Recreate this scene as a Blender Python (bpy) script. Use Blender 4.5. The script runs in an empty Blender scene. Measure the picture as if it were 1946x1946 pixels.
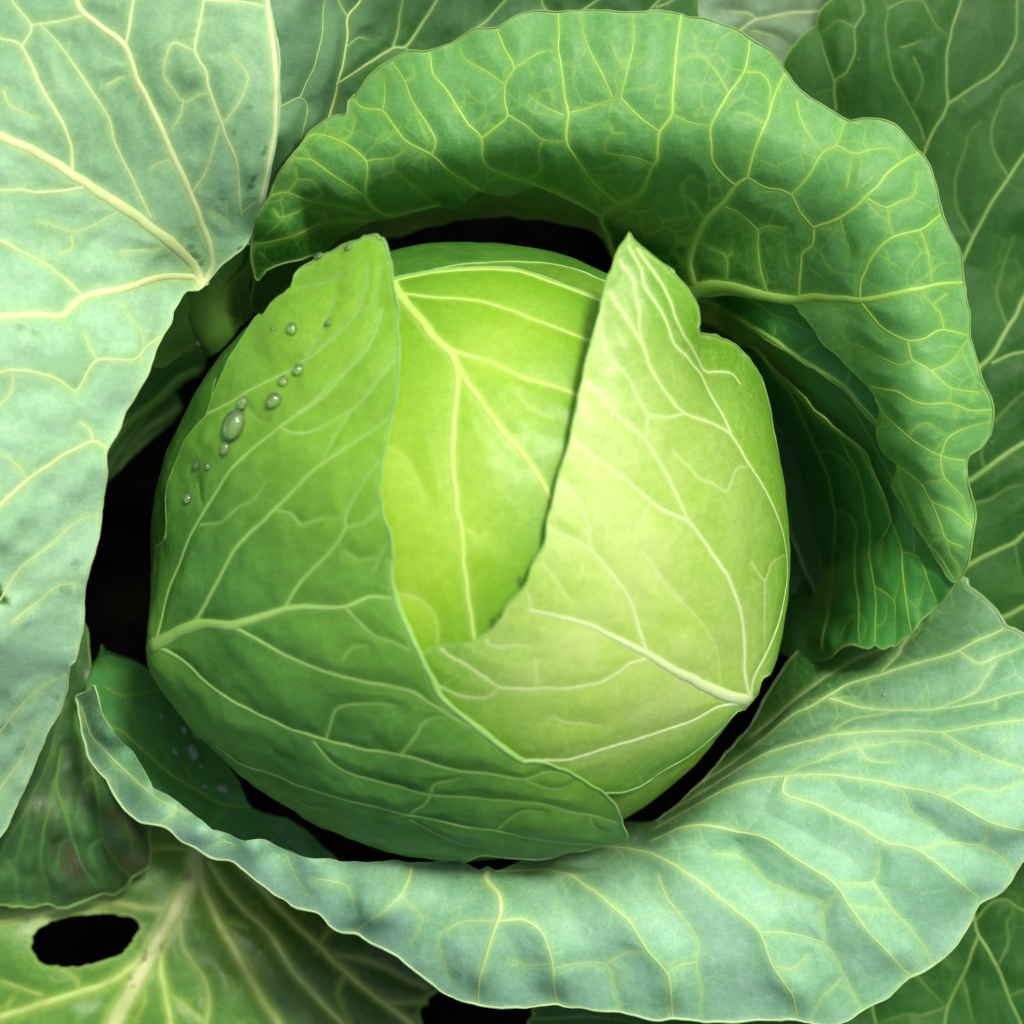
import bpy, math, random
import numpy as np

# ---------------------------------------------------------------- camera, sky, sun, exposure
S = 0.000154                      # metres per unit of length used below (the frame is about 30 cm wide)
CAM_H = 3600.0
CX = CY = 973.0
scene = bpy.context.scene
cam_data = bpy.data.cameras.new("camera")
cam = bpy.data.objects.new("camera", cam_data)
scene.collection.objects.link(cam)
cam.location = (0, 0, CAM_H * S)
cam.rotation_euler = (0, 0, 0)
cam_data.sensor_width = 36.0
cam_data.lens = 36.0 * CAM_H / 1946.0
cam_data.clip_start = 0.02
cam_data.clip_end = 50.0
cam_data.dof.use_dof = True
cam_data.dof.focus_distance = (CAM_H - 130) * S
cam_data.dof.aperture_fstop = 6.6
scene.camera = cam

SUN_EL, SUN_AZ = math.radians(53), math.radians(32)      # azimuth measured from +Y (top of frame) towards +X
world = bpy.data.worlds.new("World")
scene.world = world
world.use_nodes = True
wn = world.node_tree.nodes
wn.clear()
sky = wn.new("ShaderNodeTexSky")
sky.sky_type = 'NISHITA'
sky.sun_disc = False
sky.sun_elevation = SUN_EL
sky.sun_rotation = SUN_AZ
sky.air_density = 1.0
sky.dust_density = 4.0
sky.ozone_density = 0.6
bg = wn.new("ShaderNodeBackground")
bg.inputs[1].default_value = 0.064
wo = wn.new("ShaderNodeOutputWorld")
world.node_tree.links.new(sky.outputs[0], bg.inputs[0])
world.node_tree.links.new(bg.outputs[0], wo.inputs[0])
sd = bpy.data.lights.new("sun", 'SUN')
sd.energy = 1.5
sd.angle = math.radians(11)
sd.color = (1.0, 0.95, 0.86)
sun = bpy.data.objects.new("sun", sd)
scene.collection.objects.link(sun)
_d = (math.sin(SUN_AZ) * math.cos(SUN_EL), math.cos(SUN_AZ) * math.cos(SUN_EL), math.sin(SUN_EL))
import mathutils
sun.rotation_euler = mathutils.Vector(_d).to_track_quat('Z', 'Y').to_euler()
sun.location = (0.4, 0.5, 0.8)
scene.view_settings.view_transform = 'Standard'
scene.view_settings.look = 'None'
scene.view_settings.exposure = 1.27
scene.view_settings.gamma = 1.0
scene.cycles.max_bounces = 8
scene.cycles.transparent_max_bounces = 6

# ---------------------------------------------------------------- helpers
TILE = {0: (0, 0, 1.0)}
for _i, (_x, _y) in enumerate([(0, 0), (600, 0), (1246, 0), (0, 600), (600, 600), (1246, 600), (0, 1246), (600, 1246), (1246, 1246)]):
    TILE[_i + 1] = (_x, _y, 700 / 1932)

def pts(s):
    out = []
    t = TILE[0]
    for tok in s.split():
        if ':' in tok:
            a, tok = tok.split(':')
            t = TILE[int(a)]
            if not tok:
                continue
        x, y = tok.split(',')
        out.append((t[0] + float(x) * t[2], t[1] + float(y) * t[2]))
    return np.array(out)

def catmull(P, step, closed=False):
    """smooth curve through the points, resampled at about step"""
    P = np.asarray(P, float)
    n = len(P)
    if closed:
        Q = np.vstack([P[-1], P, P[0], P[1]])
        segs = n
    else:
        Q = np.vstack([2 * P[0] - P[1], P, 2 * P[-1] - P[-2]])
        segs = n - 1
    out = []
    for i in range(segs):
        p0, p1, p2, p3 = Q[i], Q[i + 1], Q[i + 2], Q[i + 3]
        L = np.linalg.norm(p2 - p1)
        k = max(2, int(L / step))
        t = np.linspace(0, 1, k, endpoint=False)[:, None]
        # centripetal-like tension
        m1 = (p2 - p0) * 0.42
        m2 = (p3 - p1) * 0.42
        lm = L * 1.1
        for m in (m1, m2):
            ln = np.linalg.norm(m)
            if ln > lm:
                m *= lm / ln
        h = (2 * t ** 3 - 3 * t ** 2 + 1) * p1 + (t ** 3 - 2 * t ** 2 + t) * m1 + (-2 * t ** 3 + 3 * t ** 2) * p2 + (t ** 3 - t ** 2) * m2
        out.append(h)
    R = np.vstack(out)
    if not closed:
        R = np.vstack([R, P[-1]])
    return R

class TPS:
    def __init__(self, xy, v, smooth=0.0):
        xy = np.asarray(xy, float) / 500.0
        v = np.asarray(v, float)
        n = len(xy)
        self.xy = xy
        K = self.k(xy, xy) + np.eye(n) * smooth
        Pm = np.hstack([np.ones((n, 1)), xy])
        A = np.zeros((n + 3, n + 3))
        A[:n, :n] = K
        A[:n, n:] = Pm
        A[n:, :n] = Pm.T
        b = np.zeros(n + 3)
        b[:n] = v
        self.w = np.linalg.lstsq(A, b, rcond=None)[0]
        self.lo, self.hi = v.min(), v.max()
        r = (self.hi - self.lo) * 0.25 + 5
        self.lo -= r
        self.hi += r
    def k(self, a, b):
        d = ((a[:, None, :] - b[None]) ** 2).sum(-1)
        return d * np.log(d + 1e-9) * 0.5
    def __call__(self, xy):
        xy = np.asarray(xy, float).reshape(-1, 2) / 500.0
        out = np.empty(len(xy))
        n = len(self.xy)
        for i in range(0, len(xy), 40000):
            c = xy[i:i + 40000]
            out[i:i + 40000] = self.k(c, self.xy) @ self.w[:n] + self.w[n] + c @ self.w[n + 1:]
        return np.clip(out, self.lo, self.hi)

def vnoise(x, y, scale, seed):
    """smooth value noise in -1..1"""
    rng = np.random.RandomState(int(seed) % 100003)
    N = 64
    T = rng.rand(N, N) * 2 - 1
    X = x / scale + 1000
    Y = y / scale + 1000
    xi = np.floor(X).astype(int)
    yi = np.floor(Y).astype(int)
    fx = X - xi
    fy = Y - yi
    fx = fx * fx * fx * (fx * (fx * 6 - 15) + 10)
    fy = fy * fy * fy * (fy * (fy * 6 - 15) + 10)
    a = T[xi % N, yi % N]; b = T[(xi + 1) % N, yi % N]; c = T[xi % N, (yi + 1) % N]; d = T[(xi + 1) % N, (yi + 1) % N]
    return (a * (1 - fx) + b * fx) * (1 - fy) + (c * (1 - fx) + d * fx) * fy

def unproject(p, z):
    """point seen at frame position p when it lies at height z"""
    k = (CAM_H - z) / CAM_H
    return np.stack([(p[..., 0] - CX) * k, (CY - p[..., 1]) * k, z], -1)

# ---------------------------------------------------------------- surfaces
class FlatSurf:
    """an open leaf: height over the plan, given by control points x,y,z"""
    def __init__(self, ctrl):
        c = np.array(ctrl, float)
        self.t = TPS(c[:, :2], c[:, 2], 0.002)
    def to_uv(self, p):
        return np.asarray(p, float)
    def pos(self, uv):
        z = self.t(uv)
        return unproject(uv, z)

HC = np.array([888.0 - CX, CY - 1046.0, 0.0])
HR = np.array([593.0, 582.0, 490.0])
KU = 590.0

def head_uv(p, lift):
    p = np.asarray(p, float)
    R = HR[None] * (1 + lift / KU)[:, None]
    o = (np.array([0, 0, CAM_H]) - HC)[None] / R
    d = np.stack([(p[:, 0] - CX), (CY - p[:, 1]), np.full(len(p), -CAM_H)], -1) / R
    a = (d * d).sum(1); b = (o * d).sum(1); c = (o * o).sum(1) - 1
    disc = b * b - a * c
    t = np.where(disc > 0, (-b - np.sqrt(np.maximum(disc, 0))) / a, -b / a)
    q = o + d * t[:, None]
    dist = np.linalg.norm(q, axis=1)
    q = q / dist[:, None]
    th = np.arccos(np.clip(q[:, 2], -1, 1)) + np.where(disc > 0, 0, (dist - 1) * 1.3)
    ph = np.arctan2(-q[:, 1], q[:, 0])
    return np.stack([th * np.cos(ph), th * np.sin(ph)], -1) * KU

class HeadSurf:
    """a leaf wrapped on the head: lift above the head's ball given at control points"""
    def __init__(self, ctrl):
        c = np.array(ctrl, float)
        uv = head_uv(c[:, :2], c[:, 2])
        self.const = None
        if len(c) < 3:
            self.const = c[0, 2]
        else:
            self.t = TPS(uv, c[:, 2], 0.004)
    def lift(self, uv):
        if self.const is not None:
            return np.full(len(uv), self.const)
        return self.t(uv)
    def to_uv(self, p):
        l = np.full(len(p), 30.0)
        for _ in range(30):
            uv = head_uv(p, l)
            l = 0.6 * l + 0.4 * self.lift(uv)
        return head_uv(p, l)
    def pos(self, uv):
        th = np.linalg.norm(uv, axis=1) / KU
        ph = np.arctan2(uv[:, 1], uv[:, 0])
        q = np.stack([np.sin(th) * np.cos(ph), -np.sin(th) * np.sin(ph), np.cos(th)], -1)
        return HC[None] + q * HR[None] * (1 + self.lift(uv) / KU)[:, None]

def seg_dist_grid(D, gx, gy, h, A, B, wa, wb, reach, mode):
    """lower the grid D by the distance to segment AB (minus half width)"""
    x0 = min(A[0], B[0]) - reach; x1 = max(A[0], B[0]) + reach
    y0 = min(A[1], B[1]) - reach; y1 = max(A[1], B[1]) + reach
    i0 = max(0, int((x0 - gx[0]) / h)); i1 = min(len(gx), int((x1 - gx[0]) / h) + 2)
    j0 = max(0, int((y0 - gy[0]) / h)); j1 = min(len(gy), int((y1 - gy[0]) / h) + 2)
    if i0 >= i1 or j0 >= j1:
        return
    X = gx[None, i0:i1]; Y = gy[j0:j1, None]
    dx, dy = B[0] - A[0], B[1] - A[1]
    L2 = dx * dx + dy * dy + 1e-9
    t = np.clip(((X - A[0]) * dx + (Y - A[1]) * dy) / L2, 0, 1)
    d = np.hypot(X - (A[0] + t * dx), Y - (A[1] + t * dy)) - (wa + (wb - wa) * t) * 0.5
    sub = D[j0:j1, i0:i1]
    np.minimum(sub, d, out=sub)

def poly_inside(gx, gy, P):
    """even-odd fill of the closed polyline P over the grid, row by row"""
    M = np.zeros((len(gy), len(gx)), bool)
    x1, y1 = P[:, 0], P[:, 1]
    x2, y2 = np.roll(x1, -1), np.roll(y1, -1)
    for j, y in enumerate(gy):
        k = ((y1 <= y) & (y2 > y)) | ((y2 <= y) & (y1 > y))
        if not k.any():
            continue
        xs = np.sort(x1[k] + (y - y1[k]) * (x2[k] - x1[k]) / (y2[k] - y1[k]))
        for a, b in zip(xs[0::2], xs[1::2]):
            M[j, (gx > a) & (gx < b)] = True
    return M

def nearest_on_poly(q, P):
    A = P; B = np.roll(P, -1, 0)
    out = np.empty_like(q)
    d = B - A
    L2 = (d * d).sum(1) + 1e-9
    for i in range(0, len(q), 1500):
        c = q[i:i + 1500]
        t = np.clip((((c[:, None] - A[None]) * d[None]).sum(-1)) / L2[None], 0, 1)
        pr = A[None] + t[..., None] * d[None]
        dd = ((pr - c[:, None]) ** 2).sum(-1)
        k = dd.argmin(1)
        out[i:i + 1500] = pr[np.arange(len(c)), k]
    return out

def make_mesh(name, V, faces, mat, parent=None, attrs=None, smooth=True, uvp=None):
    me = bpy.data.meshes.new(name)
    V = np.asarray(V, np.float32) * S
    F = np.asarray(faces, np.int32)
    k = F.shape[1]
    me.vertices.add(len(V))
    me.vertices.foreach_set("co", V.ravel())
    me.loops.add(F.size)
    me.loops.foreach_set("vertex_index", F.ravel())
    me.polygons.add(len(F))
    me.polygons.foreach_set("loop_start", np.arange(0, F.size, k, dtype=np.int32))
    me.update(calc_edges=True)
    me.polygons.foreach_set("use_smooth", np.full(len(F), smooth))
    for an, av in (attrs or {}).items():
        a = me.attributes.new(an, 'FLOAT', 'POINT')
        a.data.foreach_set("value", np.asarray(av, np.float32))
    if uvp is not None:
        a = me.attributes.new("plan", 'FLOAT_VECTOR', 'POINT')
        w = np.zeros((len(V), 3), np.float32)
        w[:, :2] = uvp
        a.data.foreach_set("vector", w.ravel())
    me.materials.append(mat)
    o = bpy.data.objects.new(name, me)
    scene.collection.objects.link(o)
    if parent is not None:
        o.parent = parent
    return o

def grid_normals(P):
    du = np.gradient(P, axis=1)
    dv = np.gradient(P, axis=0)
    n = np.cross(dv, du)
    n /= np.linalg.norm(n, axis=-1, keepdims=True) + 1e-12
    return n

def bil(G, gx, gy, h, uv):
    fx = np.clip((uv[:, 0] - gx[0]) / h, 0, len(gx) - 1.001)
    fy = np.clip((uv[:, 1] - gy[0]) / h, 0, len(gy) - 1.001)
    i = fx.astype(int); j = fy.astype(int)
    a = (fx - i)[:, None]; b = (fy - j)[:, None]
    return (G[j, i] * (1 - a) + G[j, i + 1] * a) * (1 - b) + (G[j + 1, i] * (1 - a) + G[j + 1, i + 1] * a) * b

LEAVES = {}

def ribbon_tube(uv, w, ht, surf, nprof=7, cap=True, sink=0.10):
    """low rounded rib lying on the grid surface along uv, widths w"""
    P = bil(surf['P'], surf['gx'], surf['gy'], surf['h'], uv)
    N = bil(surf['N'], surf['gx'], surf['gy'], surf['h'], uv)
    T = np.gradient(P, axis=0)
    T /= np.linalg.norm(T, axis=1, keepdims=True) + 1e-9
    B = np.cross(T, N)
    B /= np.linalg.norm(B, axis=1, keepdims=True) + 1e-9
    N = np.cross(B, T)
    th = np.linspace(-0.25, math.pi + 0.25, nprof)
    V = (P[:, None] + B[:, None] * (np.cos(th)[None, :, None] * w[:, None, None] * 0.5)
         + N[:, None] * (np.sin(th)[None, :, None] * (w * ht * 0.75)[:, None, None] - (w * sink)[:, None, None]))
    n = len(P)
    V = V.reshape(-1, 3)
    i = np.arange(n - 1)[:, None] * nprof + np.arange(nprof - 1)[None]
    F = np.stack([i, i + 1, i + 1 + nprof, i + nprof], -1).reshape(-1, 4)
    return V, F

def closed_tube(P, N, r, nprof=6):
    T = np.roll(P, -1, 0) - np.roll(P, 1, 0)
    T /= np.linalg.norm(T, axis=1, keepdims=True) + 1e-9
    B = np.cross(T, N)
    B /= np.linalg.norm(B, axis=1, keepdims=True) + 1e-9
    N = np.cross(B, T)
    th = np.linspace(0, 2 * math.pi, nprof, endpoint=False)
    V = P[:, None] + (B[:, None] * np.cos(th)[None, :, None] + N[:, None] * np.sin(th)[None, :, None]) * r[:, None, None]
    n = len(P)
    i = np.arange(n)[:, None]; k = np.arange(nprof)[None]
    i2 = (i + 1) % n; k2 = (k + 1) % nprof
    F = np.stack([i * nprof + k, i * nprof + k2, i2 * nprof + k2, i2 * nprof + k], -1).reshape(-1, 4)
    return V.reshape(-1, 3), F

def parse_vein(s):
    a, b = s.split('|')
    w0, w1 = [float(t) for t in a.split()]
    return w0, w1, pts(b)

def build_leaf(key, name, surf, outline, veins, mat, vein_mat, parent, h=4.0, quilt=6.0, quilt_s=26.0,
               lump=6.0, lump_s=90.0, edge_r=2.2, edge_mat=None, holes=(), label=None, grad=None, jag=1.6,
               ht=0.34, seed=1, major=7.0, ripple=0.0, ripple_s=60.0, vscale=1.0, soft=None, spots=(), ridge=None):
    out = surf.to_uv(catmull(pts(outline) if isinstance(outline, str) else outline, 9, closed=True))
    n = len(out)
    # slightly uneven margin
    tang = np.roll(out, -1, 0) - np.roll(out, 1, 0)
    tang /= np.linalg.norm(tang, axis=1, keepdims=True) + 1e-9
    nrm = np.stack([tang[:, 1], -tang[:, 0]], -1)
    s = np.cumsum(np.linalg.norm(out - np.roll(out, 1, 0), axis=1))
    out = out + nrm * (vnoise(s, s * 0, 26, seed) * jag + vnoise(s, s * 0, 9, seed + 5) * jag * 0.5)[:, None]
    hl = []
    for k in holes:
        q = catmull(pts(k), 4, closed=True)
        a = np.arange(len(q)) * 4.0
        cq = q.mean(0)
        q = cq + (q - cq) * (1 + 0.030 * vnoise(a, a * 0, 14, seed + 60) + 0.022 * vnoise(a, a * 0, 6, seed + 61))[:, None]
        hl.append(surf.to_uv(q))
    gx = np.arange(out[:, 0].min() - 3 * h, out[:, 0].max() + 3 * h, h)
    gy = np.arange(out[:, 1].min() - 3 * h, out[:, 1].max() + 3 * h, h)
    M = poly_inside(gx, gy, out)
    for k in hl:
        M &= ~poly_inside(gx, gy, k)
    X, Y = np.meshgrid(gx, gy)
    uv = np.stack([X.ravel(), Y.ravel()], -1)
    # veins
    VD = np.full(X.shape, 400.0)
    vl = []
    RD = np.full(X.shape, 400.0)
    for v in veins:
        w0, w1, p = parse_vein(v)
        c = surf.to_uv(catmull(p, 7))
        L = np.linspace(0, 1, len(c))
        s2 = np.cumsum(np.r_[0, np.linalg.norm(np.diff(c, axis=0), axis=1)])
        w = (w0 + (w1 - w0) * L ** 0.7)
        w = w * (0.72 + 0.20 * np.clip((w - 8) / 16, 0, 1)) * vscale * (1 + 0.10 * vnoise(s2, s2 * 0 + w0, 22, seed + 7))
        if w0 <= 5:
            w = w * (0.12 + 0.88 * np.clip((1 - L) / 0.55, 0, 1) ** 0.6)
        tv = np.gradient(c, axis=0)
        tv /= np.linalg.norm(tv, axis=1, keepdims=True) + 1e-9
        wob = vnoise(s2, s2 * 0, 30, seed + int(p[0, 0])) * min(1.8, 0.3 * w0) * np.sin(np.pi * L) ** 0.5
        c = c + np.stack([tv[:, 1], -tv[:, 0]], -1) * wob[:, None]
        vl.append((w0, c, w))
        for i in range(0, len(c) - 1):
            seg_dist_grid(VD, gx, gy, h, c[i], c[i + 1], w[i], w[i + 1], 110, 0)
            if ridge and w0 >= ridge[2]:
                seg_dist_grid(RD, gx, gy, h, c[i], c[i + 1], 0, 0, 160, 0)
    ED = np.full(X.shape, 400.0)
    # parts of the outline that are folds or tucked away, not a free margin
    softm = []
    for loop in [out] + hl:
        if soft is None:
            softm.append(np.zeros(len(loop)))
            continue
        dmin = np.full(len(loop), 1e9)
        for sl in soft:
            sp = surf.to_uv(catmull(pts(sl), 6))
            dmin = np.minimum(dmin, np.sqrt(((loop[:, None] - sp[None]) ** 2).sum(-1)).min(1))
        softm.append(np.clip((26 - dmin) / 12, 0, 1))
    for loop, sm in zip([out] + hl, softm):
        for i in range(len(loop)):
            if sm[i] > 0.5:
                continue
            seg_dist_grid(ED, gx, gy, h, loop[i], loop[(i + 1) % len(loop)], 0, 0, 60, 0)
    P0 = surf.pos(uv).reshape(X.shape + (3,))
    N0 = grid_normals(P0)
    vdc = np.clip(VD, 0, 200)
    hgt = quilt * (1 - np.exp(-(vdc / quilt_s) ** 1.4))
    hgt = hgt + lump * vnoise(X, Y, lump_s, seed + 1) + 0.4 * lump * vnoise(X, Y, lump_s * 0.42, seed + 2) * np.clip(vdc / 25, 0, 1)
    if ridge:
        EA = np.full(X.shape, 400.0)
        for i in range(len(out)):
            seg_dist_grid(EA, gx, gy, h, out[i], out[(i + 1) % len(out)], 0, 0, 90, 0)
        ef = np.clip(EA / 80, 0, 1)
        hgt = hgt + ridge[0] * np.exp(-(RD / ridge[1]) ** 1.5) * ef * ef * (3 - 2 * ef)
    if ripple:
        rp = vnoise(X, Y, ripple_s, seed + 3) * ripple * np.exp(-np.clip(ED, 0, 400) / 45.0)
        hgt = hgt + rp
    P = P0 + N0 * hgt[..., None]
    # snap ring of outside vertices on the margin
    Mo = M.copy()
    near = np.zeros_like(M)
    for dj in (-1, 0, 1):
        for di in (-1, 0, 1):
            near |= np.roll(np.roll(Mo, dj, 0), di, 1)
    ring = near & ~Mo
    q = np.stack([X[ring], Y[ring]], -1)
    loops = [out] + hl
    cand = np.stack([nearest_on_poly(q, l) for l in loops])
    dd = ((cand - q[None]) ** 2).sum(-1)
    q2 = cand[dd.argmin(0), np.arange(len(q))]
    SX, SY = X.copy(), Y.copy()
    PP = P.copy()
    newp = bil(P, gx, gy, h, q2)
    PP[ring] = newp
    SX[ring] = q2[:, 0]; SY[ring] = q2[:, 1]
    VD2 = VD.copy(); ED2 = ED.copy(); ED2[ring] = 0
    VD2[ring] = bil(VD[..., None], gx, gy, h, q2)[:, 0]
    keep = Mo | ring
    quad = keep[:-1, :-1] & keep[1:, :-1] & keep[:-1, 1:] & keep[1:, 1:] & (Mo[:-1, :-1] | Mo[1:, :-1] | Mo[:-1, 1:] | Mo[1:, 1:])
    idx = np.arange(X.size).reshape(X.shape)
    F = np.stack([idx[1:, :-1][quad], idx[1:, 1:][quad], idx[:-1, 1:][quad], idx[:-1, :-1][quad]], -1)
    used = np.unique(F)
    remap = np.full(X.size, -1); remap[used] = np.arange(len(used))
    F = remap[F]
    V = PP.reshape(-1, 3)[used]
    plan = np.stack([SX.ravel()[used], SY.ravel()[used]], -1)
    attrs = {"vd": VD2.ravel()[used], "ed": ED2.ravel()[used]}
    if grad is not None:
        g = np.array(grad, float)
        gt = TPS(surf.to_uv(g[:, :2]), g[:, 2], 0.01)
        attrs["gr"] = np.clip(gt(plan), 0, 1)
    else:
        attrs["gr"] = np.zeros(len(used))
    sp = np.zeros(len(used))
    if spots:
        nz = vnoise(plan[:, 0], plan[:, 1], 13, seed + 40) * 0.5 + vnoise(plan[:, 0], plan[:, 1], 5.5, seed + 41) * 0.35
        for sx, sy, sr, sa in spots:
            c = surf.to_uv(np.array([[sx, sy]]))[0]
            d = np.hypot(plan[:, 0] - c[0], plan[:, 1] - c[1]) / sr
            sp = np.maximum(sp, np.clip((1.15 - d + nz * 0.9) / 0.7, 0, 1) * sa * (d < 2))
    attrs["sp"] = sp
    leaf = make_mesh(name, V, F, mat, parent, attrs, uvp=plan / 1000.0)
    if label:
        leaf["label"] = label
    N = grid_normals(P)
    if not (V.shape[0]):
        return leaf
    rec = {'P': P, 'N': N, 'gx': gx, 'gy': gy, 'h': h, 'obj': leaf, 'surf': surf}
    LEAVES[key] = rec
    # margin bead gives the sheet its thickness
    for loop, sm in zip(loops, softm):
        c = loop
        Pe = bil(P, gx, gy, h, c)
        Ne = bil(N, gx, gy, h, c)
        ss = np.cumsum(np.linalg.norm(c - np.roll(c, 1, 0), axis=1))
        r = 0.72 * edge_r * (1 + 0.35 * vnoise(ss, ss * 0, 35, seed + 9)) * (1 - 0.75 * sm)
        tv, tf = closed_tube(Pe, Ne, r)
        eo = make_mesh("leaf_margin", tv, tf, edge_mat or vein_mat, leaf)
    # keep veins only where the blade is
    small_V, small_F, small_A, base = [], [], [], 0
    first = True
    for w0, c, w in vl:
        ok = np.ones(len(c), bool)
        ii = np.clip(((c[:, 0] - gx[0]) / h).round().astype(int), 0, len(gx) - 1)
        jj = np.clip(((c[:, 1] - gy[0]) / h).round().astype(int), 0, len(gy) - 1)
        ok = Mo[jj, ii]
        if ok.sum() < 3:
            continue
        a = ok.argmax(); b = len(ok) - ok[::-1].argmax()
        c = c[a:b]; w = w[a:b].copy()
        if len(c) < 3:
            continue
        tv, tf = ribbon_tube(c, w, ht, rec)
        at = {"sd": np.tile(np.abs(np.cos(np.linspace(-0.25, math.pi + 0.25, 7))), len(c)),
              "wf": np.repeat(np.clip((w - 1.5) / 8.0, 0, 1), 7)}
        if w0 >= major:
            nm = "midrib" if first and w0 >= 14 else "vein"
            make_mesh(nm, tv, tf, vein_mat, leaf, at)
            first = False
        else:
            small_V.append(tv); small_F.append(tf + base); small_A.append(at); base += len(tv)
    if small_V:
        so = make_mesh("vein_network", np.vstack(small_V), np.vstack(small_F), vein_mat, leaf,
                       {k: np.concatenate([a[k] for a in small_A]) for k in ("sd", "wf")})
        so["kind"] = "stuff"
    return leaf

# ---------------------------------------------------------------- materials
class NT:
    def __init__(self, name):
        self.m = bpy.data.materials.new(name)
        self.m.use_nodes = True
        self.t = self.m.node_tree
        self.t.nodes.clear()
    def n(self, typ, **kw):
        x = self.t.nodes.new(typ)
        for k, v in kw.items():
            setattr(x, k, v)
        return x
    def l(self, a, b):
        self.t.links.new(a, b)
    def attr(self, name, vec=False):
        a = self.n("ShaderNodeAttribute", attribute_name=name)
        return a.outputs['Vector' if vec else 'Fac']
    def math(self, op, a, b=None, c=None):
        x = self.n("ShaderNodeMath", operation=op)
        for i, v in enumerate((a, b, c)):
            if v is None: continue
            if isinstance(v, (int, float)): x.inputs[i].default_value = v
            else: self.l(v, x.inputs[i])
        return x.outputs[0]
    def rng(self, v, a, b, c=0.0, d=1.0, smooth=True):
        x = self.n("ShaderNodeMapRange")
        x.interpolation_type = 'SMOOTHSTEP' if smooth else 'LINEAR'
        self.l(v, x.inputs[0])
        for i, q in enumerate((a, b, c, d)):
            x.inputs[i + 1].default_value = q
        return x.outputs[0]
    def mix(self, f, a, b, mode='MIX'):
        x = self.n("ShaderNodeMix", data_type='RGBA', blend_type=mode)
        x.clamp_factor = True
        if isinstance(f, (int, float)): x.inputs[0].default_value = f
        else: self.l(f, x.inputs[0])
        for i, v in ((6, a), (7, b)):
            if isinstance(v, (tuple, list)): x.inputs[i].default_value = (*v, 1)
            else: self.l(v, x.inputs[i])
        return x.outputs[2]
    def noise(self, vec, scale, detail=3, rough=0.5, dist=0.0):
        x = self.n("ShaderNodeTexNoise")
        x.inputs['Scale'].default_value = scale
        x.inputs['Detail'].default_value = detail
        x.inputs['Roughness'].default_value = rough
        x.inputs['Distortion'].default_value = dist
        self.l(vec, x.inputs['Vector'])
        return x.outputs[0]
    def vor(self, vec, scale, feature='DISTANCE_TO_EDGE'):
        x = self.n("ShaderNodeTexVoronoi", feature=feature)
        x.inputs['Scale'].default_value = scale
        self.l(vec, x.inputs['Vector'])
        return x.outputs[0]
    def warp(self, vec, scale, amt):
        nz = self.n("ShaderNodeTexNoise")
        nz.inputs['Scale'].default_value = scale
        self.l(vec, nz.inputs['Vector'])
        a = self.n("ShaderNodeVectorMath", operation='SUBTRACT')
        self.l(nz.outputs['Color'], a.inputs[0]); a.inputs[1].default_value = (0.5, 0.5, 0.5)
        b = self.n("ShaderNodeVectorMath", operation='SCALE')
        self.l(a.outputs[0], b.inputs[0]); b.inputs['Scale'].default_value = amt
        c = self.n("ShaderNodeVectorMath", operation='ADD')
        self.l(vec, c.inputs[0]); self.l(b.outputs[0], c.inputs[1])
        return c.outputs[0]

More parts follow.
